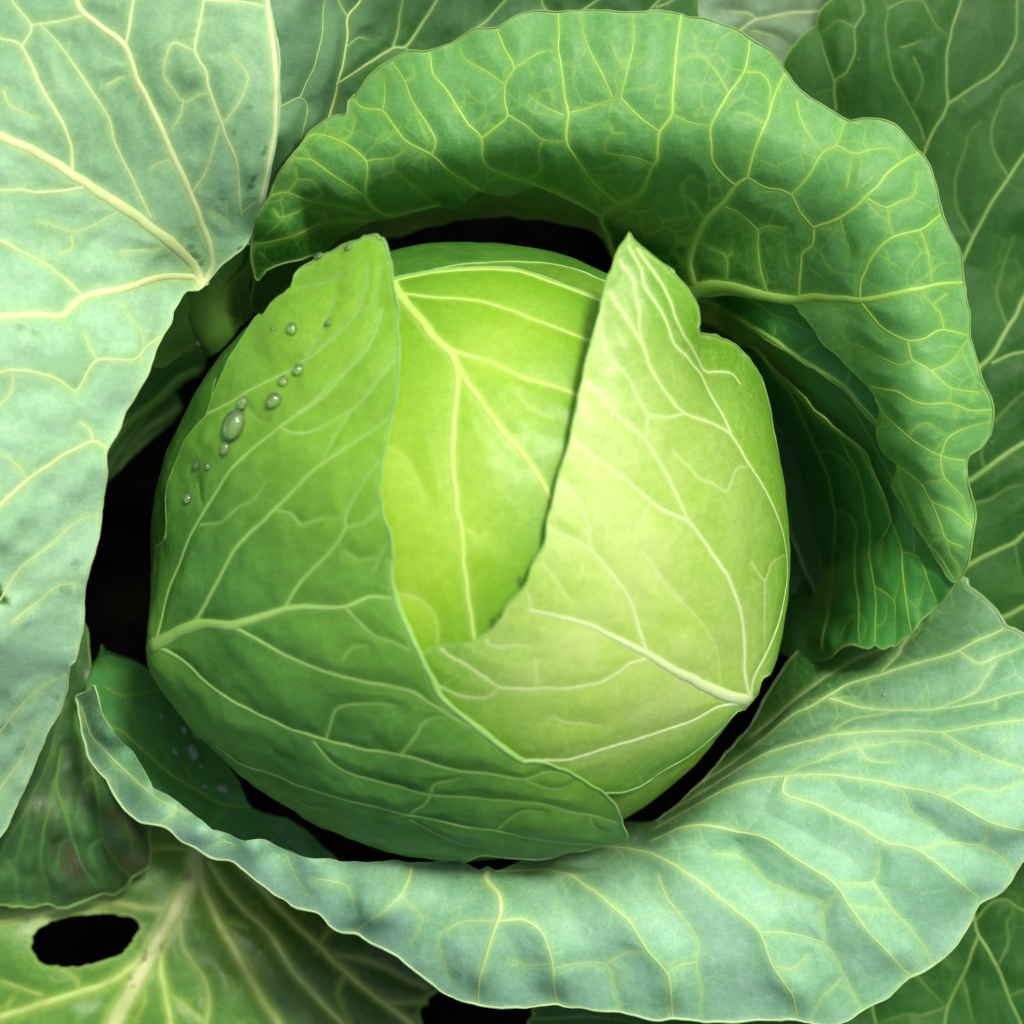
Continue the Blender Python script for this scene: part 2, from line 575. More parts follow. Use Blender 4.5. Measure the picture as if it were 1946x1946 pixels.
def leaf_material(name, c1, c2, vein, grad_col=None, wax=0.0, wax_col=(0.42, 0.60, 0.52), net=0.35, net_scale=22.0,
                  halo=14.0, halo_amt=0.55, dust=0.0, stain=0.0, stain_col=(0.03, 0.07, 0.02), rough=0.42, trans=0.22,
                  trans_col=None, edge_col=None, brown=0.0, spec=0.4, fleck=0.0, bump=0.22, wax_grad=False, spot_col=(0.03, 0.06, 0.015), sat=1.08):
    N = NT(name)
    p = N.attr("plan", True)
    vd = N.attr("vd"); ed = N.attr("ed"); gr = N.attr("gr")
    big = N.noise(p, 5.5, 4, 0.55)
    mid = N.noise(p, 24, 4, 0.6)
    col = N.mix(N.rng(big, 0.35, 0.65), c1, c2)
    if grad_col is not None:
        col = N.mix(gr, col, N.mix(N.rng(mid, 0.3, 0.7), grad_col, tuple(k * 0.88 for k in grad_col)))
    if wax > 0:
        wf = N.math('MULTIPLY', N.rng(N.math('ADD', N.math('MULTIPLY', big, 0.6), N.math('MULTIPLY', mid, 0.4)), 0.18, 0.78), wax)
        wf = N.math('MULTIPLY', wf, N.rng(vd, 2.0, 40.0, 0.35, 1.0))
        if grad_col is not None:
            wf = N.math('MULTIPLY', wf, N.math('SUBTRACT', 1.0, gr) if not wax_grad else 1.0)
        col = N.mix(wf, col, wax_col)
    # fine reticulate veins
    pw = N.warp(p, 14.0, 0.018)
    v1 = N.vor(pw, net_scale)
    v2 = N.vor(N.warp(p, 40.0, 0.008), net_scale * 3.1)
    l1 = N.rng(v1, 0.012, 0.055, 1.0, 0.0)
    l2 = N.rng(v2, 0.02, 0.10, 1.0, 0.0)
    l1 = N.math('MULTIPLY', l1, N.rng(N.noise(p, 9, 2), 0.42, 0.62, 0.15, 1.0))
    nf = N.math('ADD', N.math('MULTIPLY', l1, net), N.math('MULTIPLY', l2, net * 0.33))
    col = N.mix(nf, col, vein)
    # colour bleeding from the veins
    hf = N.math('MULTIPLY', N.math('POWER', N.rng(vd, -1.0, halo, 1.0, 0.0, False), 2.4), halo_amt)
    col = N.mix(hf, col, vein)
    # paler margin
    ef = N.math('MULTIPLY', N.math('POWER', N.rng(ed, 0.0, 12.0, 1.0, 0.0, False), 2.0), 0.55)
    col = N.mix(ef, col, edge_col or vein)
    fine = N.noise(p, 160, 3, 0.7)
    col = N.mix(0.22, col, N.mix(N.rng(fine, 0.3, 0.7), (0.32, 0.36, 0.32), (0.68, 0.66, 0.66)), 'OVERLAY')
    cell = N.vor(N.warp(p, 60.0, 0.004), 150.0)
    col = N.mix(N.math('MULTIPLY', N.rng(cell, 0.0, 0.10, 1.0, 0.0), 0.10), col, vein)
    blot = N.noise(p, 55, 3, 0.6)
    col = N.mix(0.12, col, N.mix(N.rng(blot, 0.35, 0.65), (0.28, 0.34, 0.26), (0.74, 0.70, 0.74)), 'OVERLAY')
    rgh = N.rng(mid, 0.3, 0.7, rough - 0.06, rough + 0.10)
    if stain > 0:
        mp = N.n("ShaderNodeMapping"); mp.inputs['Scale'].default_value = (30, 75, 1); mp.inputs['Rotation'].default_value = (0, 0, 0.5)
        N.l(p, mp.inputs['Vector'])
        st = N.noise(mp.outputs[0], 1.0, 5, 0.65)
        st = N.math('MULTIPLY', N.rng(st, 0.60, 0.70), N.rng(N.noise(p, 4.5, 2), 0.52, 0.64))
        col = N.mix(N.math('MULTIPLY', st, stain), col, stain_col)
    if brown > 0:
        br = N.math('MULTIPLY', N.rng(N.noise(p, 9.0, 5, 0.7), 0.44, 0.56), brown)
        br = N.math('MULTIPLY', br, gr) if grad_col is None else br
        col = N.mix(br, col, N.mix(N.rng(mid, 0.4, 0.6), (0.07, 0.055, 0.03), (0.035, 0.05, 0.02)))
    if dust > 0:
        du = N.math('MULTIPLY', N.rng(N.noise(p, 8.0, 6, 0.72, 0.4), 0.50, 0.70), N.rng(N.noise(p, 90, 3, 0.8), 0.35, 0.65))
        col = N.mix(N.math('MULTIPLY', du, dust), col, (0.36, 0.40, 0.33))
    if fleck > 0:
        fk = N.n("ShaderNodeTexVoronoi", feature='F1'); fk.inputs['Scale'].default_value = 55
        N.l(p, fk.inputs['Vector'])
        f1 = N.math('MULTIPLY', N.rng(fk.outputs['Distance'], 0.05, 0.11, 1.0, 0.0), N.math('GREATER_THAN', N.noise(p, 33, 1), 0.60))
        col = N.mix(N.math('MULTIPLY', f1, fleck), col, (0.55, 0.62, 0.48))
    dk = N.n("ShaderNodeTexVoronoi", feature='F1'); dk.inputs['Scale'].default_value = 46
    N.l(N.warp(p, 300.0, 0.004), dk.inputs['Vector'])
    d1 = N.math('MULTIPLY', N.rng(dk.outputs['Distance'], 0.03, 0.075, 1.0, 0.0), N.math('GREATER_THAN', N.noise(p, 21, 2), 0.58))
    col = N.mix(N.math('MULTIPLY', d1, 0.55), col, (0.035, 0.06, 0.015))
    scr = N.n("ShaderNodeMapping"); scr.inputs['Scale'].default_value = (9, 120, 1); scr.inputs['Rotation'].default_value = (0, 0, 0.9)
    N.l(N.warp(p, 6.0, 0.05), scr.inputs['Vector'])
    s1 = N.math('MULTIPLY', N.rng(N.noise(scr.outputs[0], 1.0, 4, 0.6), 0.60, 0.72), N.rng(N.noise(p, 7.0, 2), 0.50, 0.62))
    col = N.mix(N.math('MULTIPLY', s1, 0.22), col, vein)
    col = N.mix(N.attr('sp'), col, N.mix(N.rng(fine, 0.35, 0.65), spot_col, tuple(k * 2.2 for k in spot_col)))
    hs = N.n("ShaderNodeHueSaturation"); hs.inputs['Saturation'].default_value = sat
    N.l(col, hs.inputs['Color']); col = hs.outputs[0]
    bs = N.n("ShaderNodeBsdfPrincipled")
    N.l(col, bs.inputs['Base Color']); N.l(rgh, bs.inputs['Roughness'])
    bs.inputs['Specular IOR Level'].default_value = spec
    # relief
    bh = N.math('ADD', N.math('MULTIPLY', v1, 1.3), N.math('MULTIPLY', N.math('MINIMUM', v2, 0.2), 0.7))
    bh = N.math('ADD', bh, N.math('MULTIPLY', fine, 0.35))
    bh = N.math('ADD', bh, N.math('MULTIPLY', mid, 0.8))
    bp = N.n("ShaderNodeBump"); bp.inputs['Strength'].default_value = bump; bp.inputs['Distance'].default_value = 0.0008
    N.l(bh, bp.inputs['Height']); N.l(bp.outputs[0], bs.inputs['Normal'])
    tr = N.n("ShaderNodeBsdfTranslucent")
    N.l(N.mix(0.6, col, trans_col or (0.35, 0.60, 0.06), 'MIX'), tr.inputs['Color'])
    N.l(bp.outputs[0], tr.inputs['Normal'])
    mx = N.n("ShaderNodeMixShader"); mx.inputs[0].default_value = trans
    N.l(bs.outputs[0], mx.inputs[1]); N.l(tr.outputs[0], mx.inputs[2])
    o = N.n("ShaderNodeOutputMaterial"); N.l(mx.outputs[0], o.inputs[0])
    return N.m

def vein_material(name, c, c2=None, trans=0.15, brown=0.0, base=None):
    N = NT(name)
    tc = N.n("ShaderNodeTexCoord").outputs['Object']
    nz = N.noise(tc, 90, 3)
    col = N.mix(N.rng(nz, 0.3, 0.7), c, c2 or tuple(k * 0.8 for k in c))
    if brown:
        col = N.mix(N.math('MULTIPLY', N.rng(N.noise(tc, 160, 4, 0.6, 0.5), 0.55, 0.63), brown), col, (0.20, 0.14, 0.05))
    if base is not None:
        f = N.math('MULTIPLY', N.math('POWER', N.attr("sd"), 3.0), 0.85)
        f = N.math('MAXIMUM', f, N.rng(N.attr("wf"), 0.0, 0.70, 0.62, 0.0))
        col = N.mix(f, col, base)
    bs = N.n("ShaderNodeBsdfPrincipled"); N.l(col, bs.inputs['Base Color'])
    bs.inputs['Roughness'].default_value = 0.42
    bs.inputs['Specular IOR Level'].default_value = 0.35
    bp = N.n("ShaderNodeBump"); bp.inputs['Strength'].default_value = 0.2; bp.inputs['Distance'].default_value = 0.0003
    N.l(N.noise(tc, 1200, 3), bp.inputs['Height']); N.l(bp.outputs[0], bs.inputs['Normal'])
    tr = N.n("ShaderNodeBsdfTranslucent"); N.l(col, tr.inputs['Color'])
    mx = N.n("ShaderNodeMixShader"); mx.inputs[0].default_value = trans
    N.l(bs.outputs[0], mx.inputs[1]); N.l(tr.outputs[0], mx.inputs[2])
    o = N.n("ShaderNodeOutputMaterial"); N.l(mx.outputs[0], o.inputs[0])
    return N.m

# ---------------------------------------------------------------- ground
def ground():
    N = NT("shade_black_soil")
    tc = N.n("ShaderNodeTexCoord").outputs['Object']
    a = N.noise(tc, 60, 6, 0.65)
    col = N.mix(N.rng(a, 0.3, 0.7), (0.0015, 0.0014, 0.001), (0.005, 0.0045, 0.003))  # soil coloured near-black to carry the deep shade of the gaps
    bs = N.n("ShaderNodeBsdfPrincipled"); N.l(col, bs.inputs['Base Color']); bs.inputs['Roughness'].default_value = 0.95
    bs.inputs['Specular IOR Level'].default_value = 0.0
    bp = N.n("ShaderNodeBump"); bp.inputs['Strength'].default_value = 0.8; bp.inputs['Distance'].default_value = 0.004
    N.l(a, bp.inputs['Height']); N.l(bp.outputs[0], bs.inputs['Normal'])
    o = N.n("ShaderNodeOutputMaterial"); N.l(bs.outputs[0], o.inputs[0])
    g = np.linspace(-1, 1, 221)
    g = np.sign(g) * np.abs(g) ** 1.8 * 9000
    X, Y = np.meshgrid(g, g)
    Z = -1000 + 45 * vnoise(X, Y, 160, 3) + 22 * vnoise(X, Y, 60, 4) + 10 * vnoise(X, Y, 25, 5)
    V = np.stack([X, Y, Z], -1).reshape(-1, 3)
    i = np.arange(220)[:, None] * 221 + np.arange(220)[None]
    F = np.stack([i, i + 1, i + 222, i + 221], -1).reshape(-1, 4)
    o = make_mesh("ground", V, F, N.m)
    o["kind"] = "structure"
    o["label"] = "soil under the cabbage leaves, coloured near-black as gap shade"
ground()

plant = bpy.data.objects.new("cabbage_plant", None)
plant.location = (0, 0, 0)
plant.empty_display_size = 0.02
scene.collection.objects.link(plant)
plant["label"] = "large round green cabbage with its head framed by wide open outer leaves"
plant["category"] = "cabbage"

# ---------------------------------------------------------------- materials of the leaves
m_right = leaf_material("pale_head_leaf", (0.40, 0.60, 0.12), (0.50, 0.66, 0.21), (0.66, 0.76, 0.36), grad_col=(0.15, 0.36, 0.035), net=0.12, net_scale=24, halo=8, halo_amt=0.4, rough=0.42, trans=0.2, edge_col=(0.46, 0.64, 0.14), fleck=0.12, bump=0.13, spot_col=(0.10, 0.16, 0.03))
m_left = leaf_material("green_head_leaf", (0.032, 0.155, 0.018), (0.065, 0.225, 0.030), (0.30, 0.52, 0.13), grad_col=(0.24, 0.49, 0.04), net=0.10, net_scale=22, halo=9, halo_amt=0.4, rough=0.42, trans=0.2, edge_col=(0.30, 0.54, 0.18), stain=0.10, fleck=0.15, bump=0.18, spot_col=(0.05, 0.11, 0.02), wax=0.4, wax_col=(0.13, 0.36, 0.07), sat=1.03)  # dark base green partly holds the shade fall-off at lower left
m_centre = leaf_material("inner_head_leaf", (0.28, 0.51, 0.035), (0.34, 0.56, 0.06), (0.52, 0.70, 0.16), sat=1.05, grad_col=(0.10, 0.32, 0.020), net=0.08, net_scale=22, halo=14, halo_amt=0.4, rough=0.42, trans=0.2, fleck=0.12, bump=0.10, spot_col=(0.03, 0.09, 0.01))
m_under = leaf_material("lower_head_leaf", (0.035, 0.13, 0.018), (0.06, 0.18, 0.028), (0.26, 0.46, 0.11), grad_col=(0.20, 0.36, 0.04), net=0.09, net_scale=20, halo=9, rough=0.42, trans=0.12, bump=0.14)
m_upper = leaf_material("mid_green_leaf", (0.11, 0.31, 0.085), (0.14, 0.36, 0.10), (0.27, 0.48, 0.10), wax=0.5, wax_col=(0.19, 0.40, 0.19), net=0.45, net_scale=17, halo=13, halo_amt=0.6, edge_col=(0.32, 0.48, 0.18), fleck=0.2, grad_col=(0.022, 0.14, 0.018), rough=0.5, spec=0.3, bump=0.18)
m_inner = leaf_material("shaded_leaf", (0.040, 0.17, 0.040), (0.06, 0.21, 0.05), (0.12, 0.30, 0.05), net=0.14, net_scale=22, halo=9, rough=0.45, trans=0.10, grad_col=(0.05, 0.21, 0.045), bump=0.15)  # leaf green darkened, shade of the inner folds put into the colour
m_dew = leaf_material("dewy_leaf", (0.065, 0.22, 0.060), (0.09, 0.27, 0.075), (0.15, 0.34, 0.07), net=0.2, net_scale=22, halo=9, rough=0.45, trans=0.10, grad_col=(0.07, 0.26, 0.07), bump=0.18, fleck=0.3)
m_pale = leaf_material("waxy_pale_leaf", (0.24, 0.44, 0.23), (0.30, 0.51, 0.29), (0.50, 0.68, 0.24), wax=0.75, wax_col=(0.36, 0.58, 0.42), net=0.15, net_scale=20, halo=18, halo_amt=0.45, edge_col=(0.46, 0.64, 0.32), stain=0.6, stain_col=(0.08, 0.22, 0.05), rough=0.55, trans=0.12, fleck=0.35, bump=0.16, spec=0.25, grad_col=(0.17, 0.34, 0.17), spot_col=(0.025, 0.07, 0.015))
m_blue = leaf_material("blue_green_leaf", (0.17, 0.38, 0.20), (0.24, 0.46, 0.27), (0.44, 0.63, 0.22), wax=0.8, wax_col=(0.32, 0.53, 0.41), net=0.20, net_scale=19, halo=16, halo_amt=0.42, edge_col=(0.50, 0.66, 0.36), stain=0.45, stain_col=(0.06, 0.20, 0.06), rough=0.55, trans=0.12, grad_col=(0.024, 0.115, 0.020), fleck=0.25, bump=0.16, spec=0.3)
m_behind = leaf_material("dark_blue_green_leaf", (0.03, 0.11, 0.03), (0.05, 0.15, 0.04), (0.22, 0.38, 0.09), wax=0.3, wax_col=(0.11, 0.22, 0.14), net=0.15, net_scale=19, halo=10, grad_col=(0.20, 0.37, 0.22), wax_grad=True, fleck=0.2)
m_dusty = leaf_material("dusty_dark_leaf", (0.018, 0.088, 0.014), (0.035, 0.125, 0.022), (0.12, 0.24, 0.05), wax=0.25, wax_col=(0.045, 0.115, 0.055), net=0.22, net_scale=17, halo=9, halo_amt=0.4, dust=0.0, fleck=0.5, grad_col=(0.055, 0.12, 0.045), wax_grad=True, rough=0.58, spec=0.2)
m_grey = leaf_material("grey_green_leaf", (0.15, 0.27, 0.13), (0.21, 0.34, 0.18), (0.40, 0.56, 0.25), wax=0.5, net=0.1, halo=10, dust=0.3)
m_hole = leaf_material("old_green_leaf", (0.085, 0.23, 0.035), (0.125, 0.29, 0.05), (0.42, 0.58, 0.13), net=0.16, net_scale=18, halo=17, halo_amt=0.5, stain=0.75, stain_col=(0.03, 0.12, 0.025), wax=0.2, wax_col=(0.17, 0.33, 0.15), grad_col=(0.016, 0.065, 0.010), fleck=0.3, bump=0.2)
m_brown = leaf_material("withered_green_leaf", (0.032, 0.11, 0.025), (0.06, 0.16, 0.04), (0.15, 0.30, 0.08), net=0.18, net_scale=18, halo=9, wax=0.2, wax_col=(0.10, 0.21, 0.13), brown=0.7, fleck=0.3, spot_col=(0.055, 0.05, 0.025))
vm_right = vein_material("pale_head_vein", (0.66, 0.78, 0.38), (0.60, 0.74, 0.31), base=(0.47, 0.65, 0.21))
vm_left = vein_material("green_head_vein", (0.36, 0.62, 0.13), (0.31, 0.57, 0.11), base=(0.16, 0.38, 0.07))
vm_centre = vein_material("inner_head_vein", (0.54, 0.72, 0.17), (0.48, 0.68, 0.13), base=(0.36, 0.59, 0.06))
vm_green = vein_material("green_vein", (0.37, 0.62, 0.10), (0.31, 0.56, 0.08), base=(0.18, 0.40, 0.08))
vm_dusty = vein_material("dark_leaf_vein", (0.25, 0.43, 0.10), (0.20, 0.37, 0.08), base=(0.045, 0.12, 0.03))
vm_pale = vein_material("pale_vein", (0.68, 0.77, 0.36), (0.60, 0.73, 0.30), base=(0.38, 0.57, 0.28))
vm_blue = vein_material("yellow_green_vein", (0.50, 0.67, 0.25), (0.43, 0.62, 0.21), base=(0.30, 0.52, 0.27))
vm_dark = vein_material("dark_green_vein", (0.15, 0.31, 0.06), base=(0.05, 0.16, 0.03))
vm_deep = vein_material("shaded_green_vein", (0.20, 0.42, 0.07), (0.16, 0.36, 0.05), base=(0.05, 0.18, 0.03))
vm_stalk = vein_material("stalk_green", (0.20, 0.45, 0.07), (0.14, 0.36, 0.05), base=(0.07, 0.22, 0.03))
vm_rib2 = vein_material("bright_shaded_vein", (0.27, 0.50, 0.07), (0.21, 0.44, 0.06), base=(0.05, 0.20, 0.035))
vm_old = vein_material("old_pale_vein", (0.46, 0.60, 0.17), (0.36, 0.53, 0.12), brown=0.2, base=(0.18, 0.33, 0.07))
vm_rib = vein_material("scarred_midrib", (0.56, 0.60, 0.27), (0.40, 0.55, 0.17), brown=0.85, base=(0.25, 0.42, 0.10))
em_pale = vein_material("pale_margin", (0.42, 0.60, 0.28), (0.34, 0.54, 0.22))
em_green = vein_material("green_margin", (0.24, 0.42, 0.10), (0.18, 0.36, 0.07))
em_head = vein_material("head_margin", (0.26, 0.52, 0.12), (0.22, 0.46, 0.09))
em_dark = vein_material("dark_margin", (0.05, 0.15, 0.03))

# ================================================================ far lower leaves
build_leaf("R", "outer_leaf", FlatSurf([
    (1400, -300, -260), (1500, 100, -150), (1700, -300, -220), (1900, -300, -260), (1700, 250, -190), (2200, 0, -260),
    (1900, 330, -230), (2200, 600, -300), (1850, 690, -260), (1850, 1000, -300), (2200, 1000, -330), (1800, 1300, -360),
    (2200, 1400, -400), (1500, 600, -330), (1500, 1000, -380), (1650, 150, -130), (1850, 60, -170), (1550, 320, -230)]),
    "3:670,350 690,290 740,220 800,160 845,135 850,100 880,50 950,-20 0:1640,-120 1720,-260 2000,-320 2300,-200 2330,400 2320,1000 2250,1450 1900,1420 1650,1300 1500,1000 1450,700 1450,400 1480,220",
    ["9 5 | 3:1400,830 1430,740 1530,550 1525,450 1530,300 1550,180 1610,0 1640,-200",
     "7 5 | 3:1530,550 1660,460 1800,360 1890,190 1895,0 1930,-200",
     "5 4 | 3:1410,740 1380,640 1290,490 1240,400 1215,260 1200,150 1215,60 1180,-20",
     "4 4 | 3:1215,50 1290,15 1400,0 1470,130 1540,185",
     "6 4 | 3:945,580 940,430 1000,380 1045,270 1045,150 1090,70 1080,0",
     "5 4 | 3:940,440 880,280 850,150", "4 3 | 3:1045,150 960,110 900,150",
     "10 7 | 3:1610,1370 1660,1250 1760,1060 1850,930 1932,820 2100,600 2400,300",
     "5 4 | 3:1850,930 1790,820 1760,710 1800,560 1840,480 1932,430",
     "4 3 | 3:1660,1250 1580,1090 1570,930 1620,780 1640,700 1700,640",
     "14 9 | 6:1640,310 1760,210 1850,50 1890,0 3:1932,1560 2100,1350 2400,1100", "9 6 | 6:1760,250 1850,205 1932,190 2200,150",
     "4 3 | 3:1840,1700 1790,1540 1830,1380 1880,1240", "4 3 | 6:1770,560 1860,470 1932,400 2100,300",
     "15 12 | 6:1600,900 1720,810 1820,740 1932,670 2200,540 2600,400", "5 4 | 6:1660,990 1780,950 1860,900 1932,885",
     "13 10 | 6:1600,1330 1720,1260 1880,1190 1932,1140 2200,980 2600,800",
     "15 12 | 6:1700,1620 1800,1590 1870,1560 1932,1530 2300,1400 2600,1300",
     "4 3 | 3:1280,250 1340,235 1400,210", "4 3 | 3:1350,300 1400,420 1350,560",
     "4 3 | 6:1880,1190 1900,1300 1930,1400", "4 3 | 6:1720,810 1710,700 1760,600"],
    m_dusty, vm_dusty, plant, h=4.5, quilt=14, quilt_s=40, lump=7, lump_s=140, edge_mat=em_green, seed=11, ripple=10,
    label="dark dusty outer leaf at the right edge",
    grad=[(1500, 100, 0), (1580, 140, .35), (1700, 80, 0), (1900, 60, .4), (1940, 30, .5), (1905, 180, .5), (1850, 330, .2), (1820, 440, .2), (2100, 300, 0), (2200, 0, 0.2), (1900, 400, 0), (1750, 320, 0.1), (1900, 500, 0), (1900, 900, 0), (1800, 1200, 0), (1930, 700, 0.05), (1660, 230, .0)])

build_leaf("G", "outer_leaf", FlatSurf([(1250, -250, -200), (1400, 50, -230), (1560, 0, -240), (1650, -250, -260), (1480, 130, -300), (1550, 300, -350)]),
    "0:1250,-200 1450,-330 1750,-250 1800,0 1650,200 1560,300 1440,180 1280,100",
    ["6 5 | 3:300,260 440,160 520,100 700,70 860,60 1100,20", "4 3 | 3:520,100 490,70 350,60", "4 3 | 3:500,160 620,190 700,240"],
    m_grey, vm_pale, plant, h=6, lump=10, seed=12, label="pale grey-green outer leaf at the top edge")

build_leaf("RB", "outer_leaf", FlatSurf([(1100, 1850, -330), (1400, 1850, -300), (1700, 1800, -270), (1950, 1600, -280), (2250, 1500, -360), (2250, 2250, -330), (1700, 2250, -300), (1150, 2200, -330), (1900, 1850, -240), (1600, 1650, -320)]),
    "8:1150,1835 1140,1865 1155,1880 1112,1915 1130,1960 0:1000,2010 1040,2200 1500,2300 2200,2300 2350,1900 2200,1500 1900,1450 1600,1600 1300,1800",
    ["10 7 | 9:1640,1300 1665,1360 1690,1460 1790,1630 1860,1800 1920,1932 2000,2200",
     "8 6 | 9:1690,1470 1610,1690 1530,1850 1520,1932 1500,2100", "6 4 | 9:1665,1400 1750,1300 1840,1280 1932,1340 2100,1300",
     "4 3 | 9:1300,1620 1370,1680 1450,1770 1530,1850", "7 6 | 9:1130,1780 1150,1932 1170,2100", "5 3 | 9:1610,1690 1650,1850 1670,1932",
     "4 3 | 9:1860,1800 1932,1760 2050,1700", "4 3 | 9:1530,1850 1400,1890 1300,1880 1170,1932", "4 3 | 9:1790,1630 1850,1500 1840,1400 1880,1330", "5 4 | 8:1150,1900 1400,1890 1700,1920"],
    m_dusty, vm_dusty, plant, h=5, quilt=8, lump=12, edge_mat=em_green, seed=13, label="dark green outer leaf in the bottom right corner",
    grad=[(1200, 1900, 0), (1900, 1900, 0), (1900, 1600, 0)])

HOLE = "7:160,1510 180,1450 250,1400 350,1370 450,1355 570,1350 680,1370 725,1400 725,1440 700,1490 660,1550 580,1590 480,1620 380,1635 280,1630 220,1610 190,1580"
build_leaf("D", "outer_leaf", FlatSurf([(-300, 1650, -270), (0, 1750, -240), (370, 1600, -420), (370, 1680, -370), (300, 1850, -300), (200, 1946, -270), (100, 2250, -250),
    (450, 1800, -350), (600, 1850, -400), (560, 1700, -480), (700, 1850, -470), (830, 1900, -440), (800, 2200, -430), (-300, 2200, -300), (150, 1640, -310), (500, 2250, -330), (700, 1720, -520)]),
    "0:-330,1560 0,1640 120,1560 250,1520 400,1500 560,1600 720,1750 8:700,1660 760,1720 690,1742 640,1760 590,1800 588,1828 550,1840 543,1870 560,1935 580,2050 0:850,2200 700,2330 300,2350 -100,2350 -350,2200 -400,1900",
    ["44 44 | 7:1040,960 1020,1080 1000,1180 940,1290 870,1420 790,1570 690,1750 600,1932 520,2150 400,2500",
     "24 20 | 7:1040,1080 1070,1200 1150,1380 1260,1580 1370,1780 1470,1932 1600,2150", "15 13 | 7:1090,1080 1230,1260 1380,1420 1500,1600 1640,1770 1800,1932 1950,2100",
     "16 13 | 7:1160,1010 1300,1140 1400,1240 1560,1420 1720,1580 1932,1760 8:500,1932 700,2150",
     "4 3 | 8:80,1570 300,1610 460,1690 580,1740", "5 4 | 8:330,1800 430,1820 560,1815", "7 5 | 7:940,1380 960,1520 1060,1680 1100,1820 1080,1932 1050,2050",
     "18 14 | 7:845,1560 850,1680 870,1780 890,1932 910,2150", "4 3 | 7:890,1780 1000,1860 1090,1932", 
     "16 15 | 7:830,1330 740,1320 650,1298 500,1290 350,1320 180,1360 0,1395 -300,1440",
     "22 18 | 7:790,1560 680,1640 600,1700 420,1770 200,1830 0,1900 -300,2000", "6 5 | 7:220,1780 100,1740 0,1710", "4 3 | 7:420,1770 400,1690 330,1650",
     "12 8 | 7:1000,1030 900,1010 780,1020 680,1080", "4 3 | 7:1150,1380 1300,1420", "4 3 | 7:740,1650 760,1800 700,1932",
     "4 3 | 8:160,1650 110,1780 180,1932", "4 3 | 7:20,1900 60,1800", "5 4 | 7:1660,1560 1720,1450 1800,1420"],
    m_hole, vm_old, plant, h=4.5, quilt=8, quilt_s=32, lump=9, edge_mat=em_green, holes=[HOLE], seed=14, jag=3, ht=0.28,
    label="old outer leaf with a scarred midrib and a large eaten hole",
    grad=[(100, 1800, 0), (300, 1700, 0), (350, 1900, 0.05), (450, 1750, 0.55), (600, 1850, 0.85), (750, 1850, 1), (650, 1700, 1), (500, 1900, 0.35)])
for _c in LEAVES["D"]['obj'].children:
    if _c.name.startswith("midrib"):
        _c.data.materials[0] = vm_rib
        _c["label"] = "thick whitish midrib with brown scars"
        break

build_leaf("N", "outer_leaf", FlatSurf([(-250, 1300, -60), (0, 1400, -70), (0, 1700, -130), (150, 1500, -130), (150, 1300, -150), (250, 1600, -220), (280, 1450, -260), (100, 1700, -190), (-250, 1750, -110), (180, 1150, -260), (270, 1650, -290), (180, 1650, -170)]),
    "0:-300,1200 0,1100 130,1080 7:430,-250 470,60 490,300 640,560 800,800 790,950 785,1030 760,1090 735,1130 700,1170 680,1195 640,1220 600,1250 520,1262 430,1290 350,1312 250,1308 180,1322 110,1317 60,1325 0,1312 0:-150,1730 -300,1650",
    ["8 5 | 7:330,480 305,620 300,700 340,820 380,960 420,1080 480,1170 560,1240", "6 4 | 7:290,650 240,870 215,1000 210,1100 245,1200 250,1300",
     "8 5 | 7:440,480 490,630 510,750 530,940 590,1060 650,1130 690,1160", "5 4 | 7:400,300 440,480 435,600 460,650 490,640", "4 3 | 7:490,630 430,670 410,760 400,850",
     "4 3 | 7:530,950 470,1010 500,1100 540,1180 550,1230", "4 3 | 7:40,1080 80,1150 90,1250 110,1315", "7 5 | 7:340,240 250,560 160,760 60,940 0,1060 -200,1300",
     "5 3 | 7:640,700 650,850 680,960 700,1080 735,1120", "4 3 | 7:380,960 320,1000 300,1100", "4 3 | 7:160,760 130,900 80,1100", "5 4 | 7:720,820 780,900 770,1000"],
    m_brown, vm_dark, plant, h=4, quilt=7, quilt_s=24, lump=9, lump_s=60, edge_mat=em_green, seed=15, ripple=12, ripple_s=38,
    label="withered outer leaf with brown patches at the lower left",
    spots=[(134, 1626, 24, .8), (145, 1652, 26, .8), (128, 1610, 14, .6), (250, 1635, 20, .75), (262, 1640, 10, .9), (210, 1555, 22, .5), (165, 1520, 20, .4), (240, 1560, 20, .5), (272, 1640, 10, .8), (160, 1690, 15, .35)],
    grad=[(-200, 1500, 0), (0, 1400, 0), (50, 1600, 0.1), (140, 1620, 1), (180, 1500, .9), (270, 1600, 1), (240, 1480, 1), (100, 1400, 0.1), (80, 1700, .2)])

# ---------------------------------------------------------------- leaf bases in the gaps
def strip(key, outline, ctrl, veins, seed, label=None, **kw):
    a = dict(h=4.5, quilt=5, lump=6, edge_mat=em_dark, seed=seed, label=label, edge_r=3)
    a.update(kw)
    build_leaf(key, "leaf_base", FlatSurf(ctrl), outline, veins, a.pop('mat', m_inner), a.pop('vm', vm_dark), plant, **a)

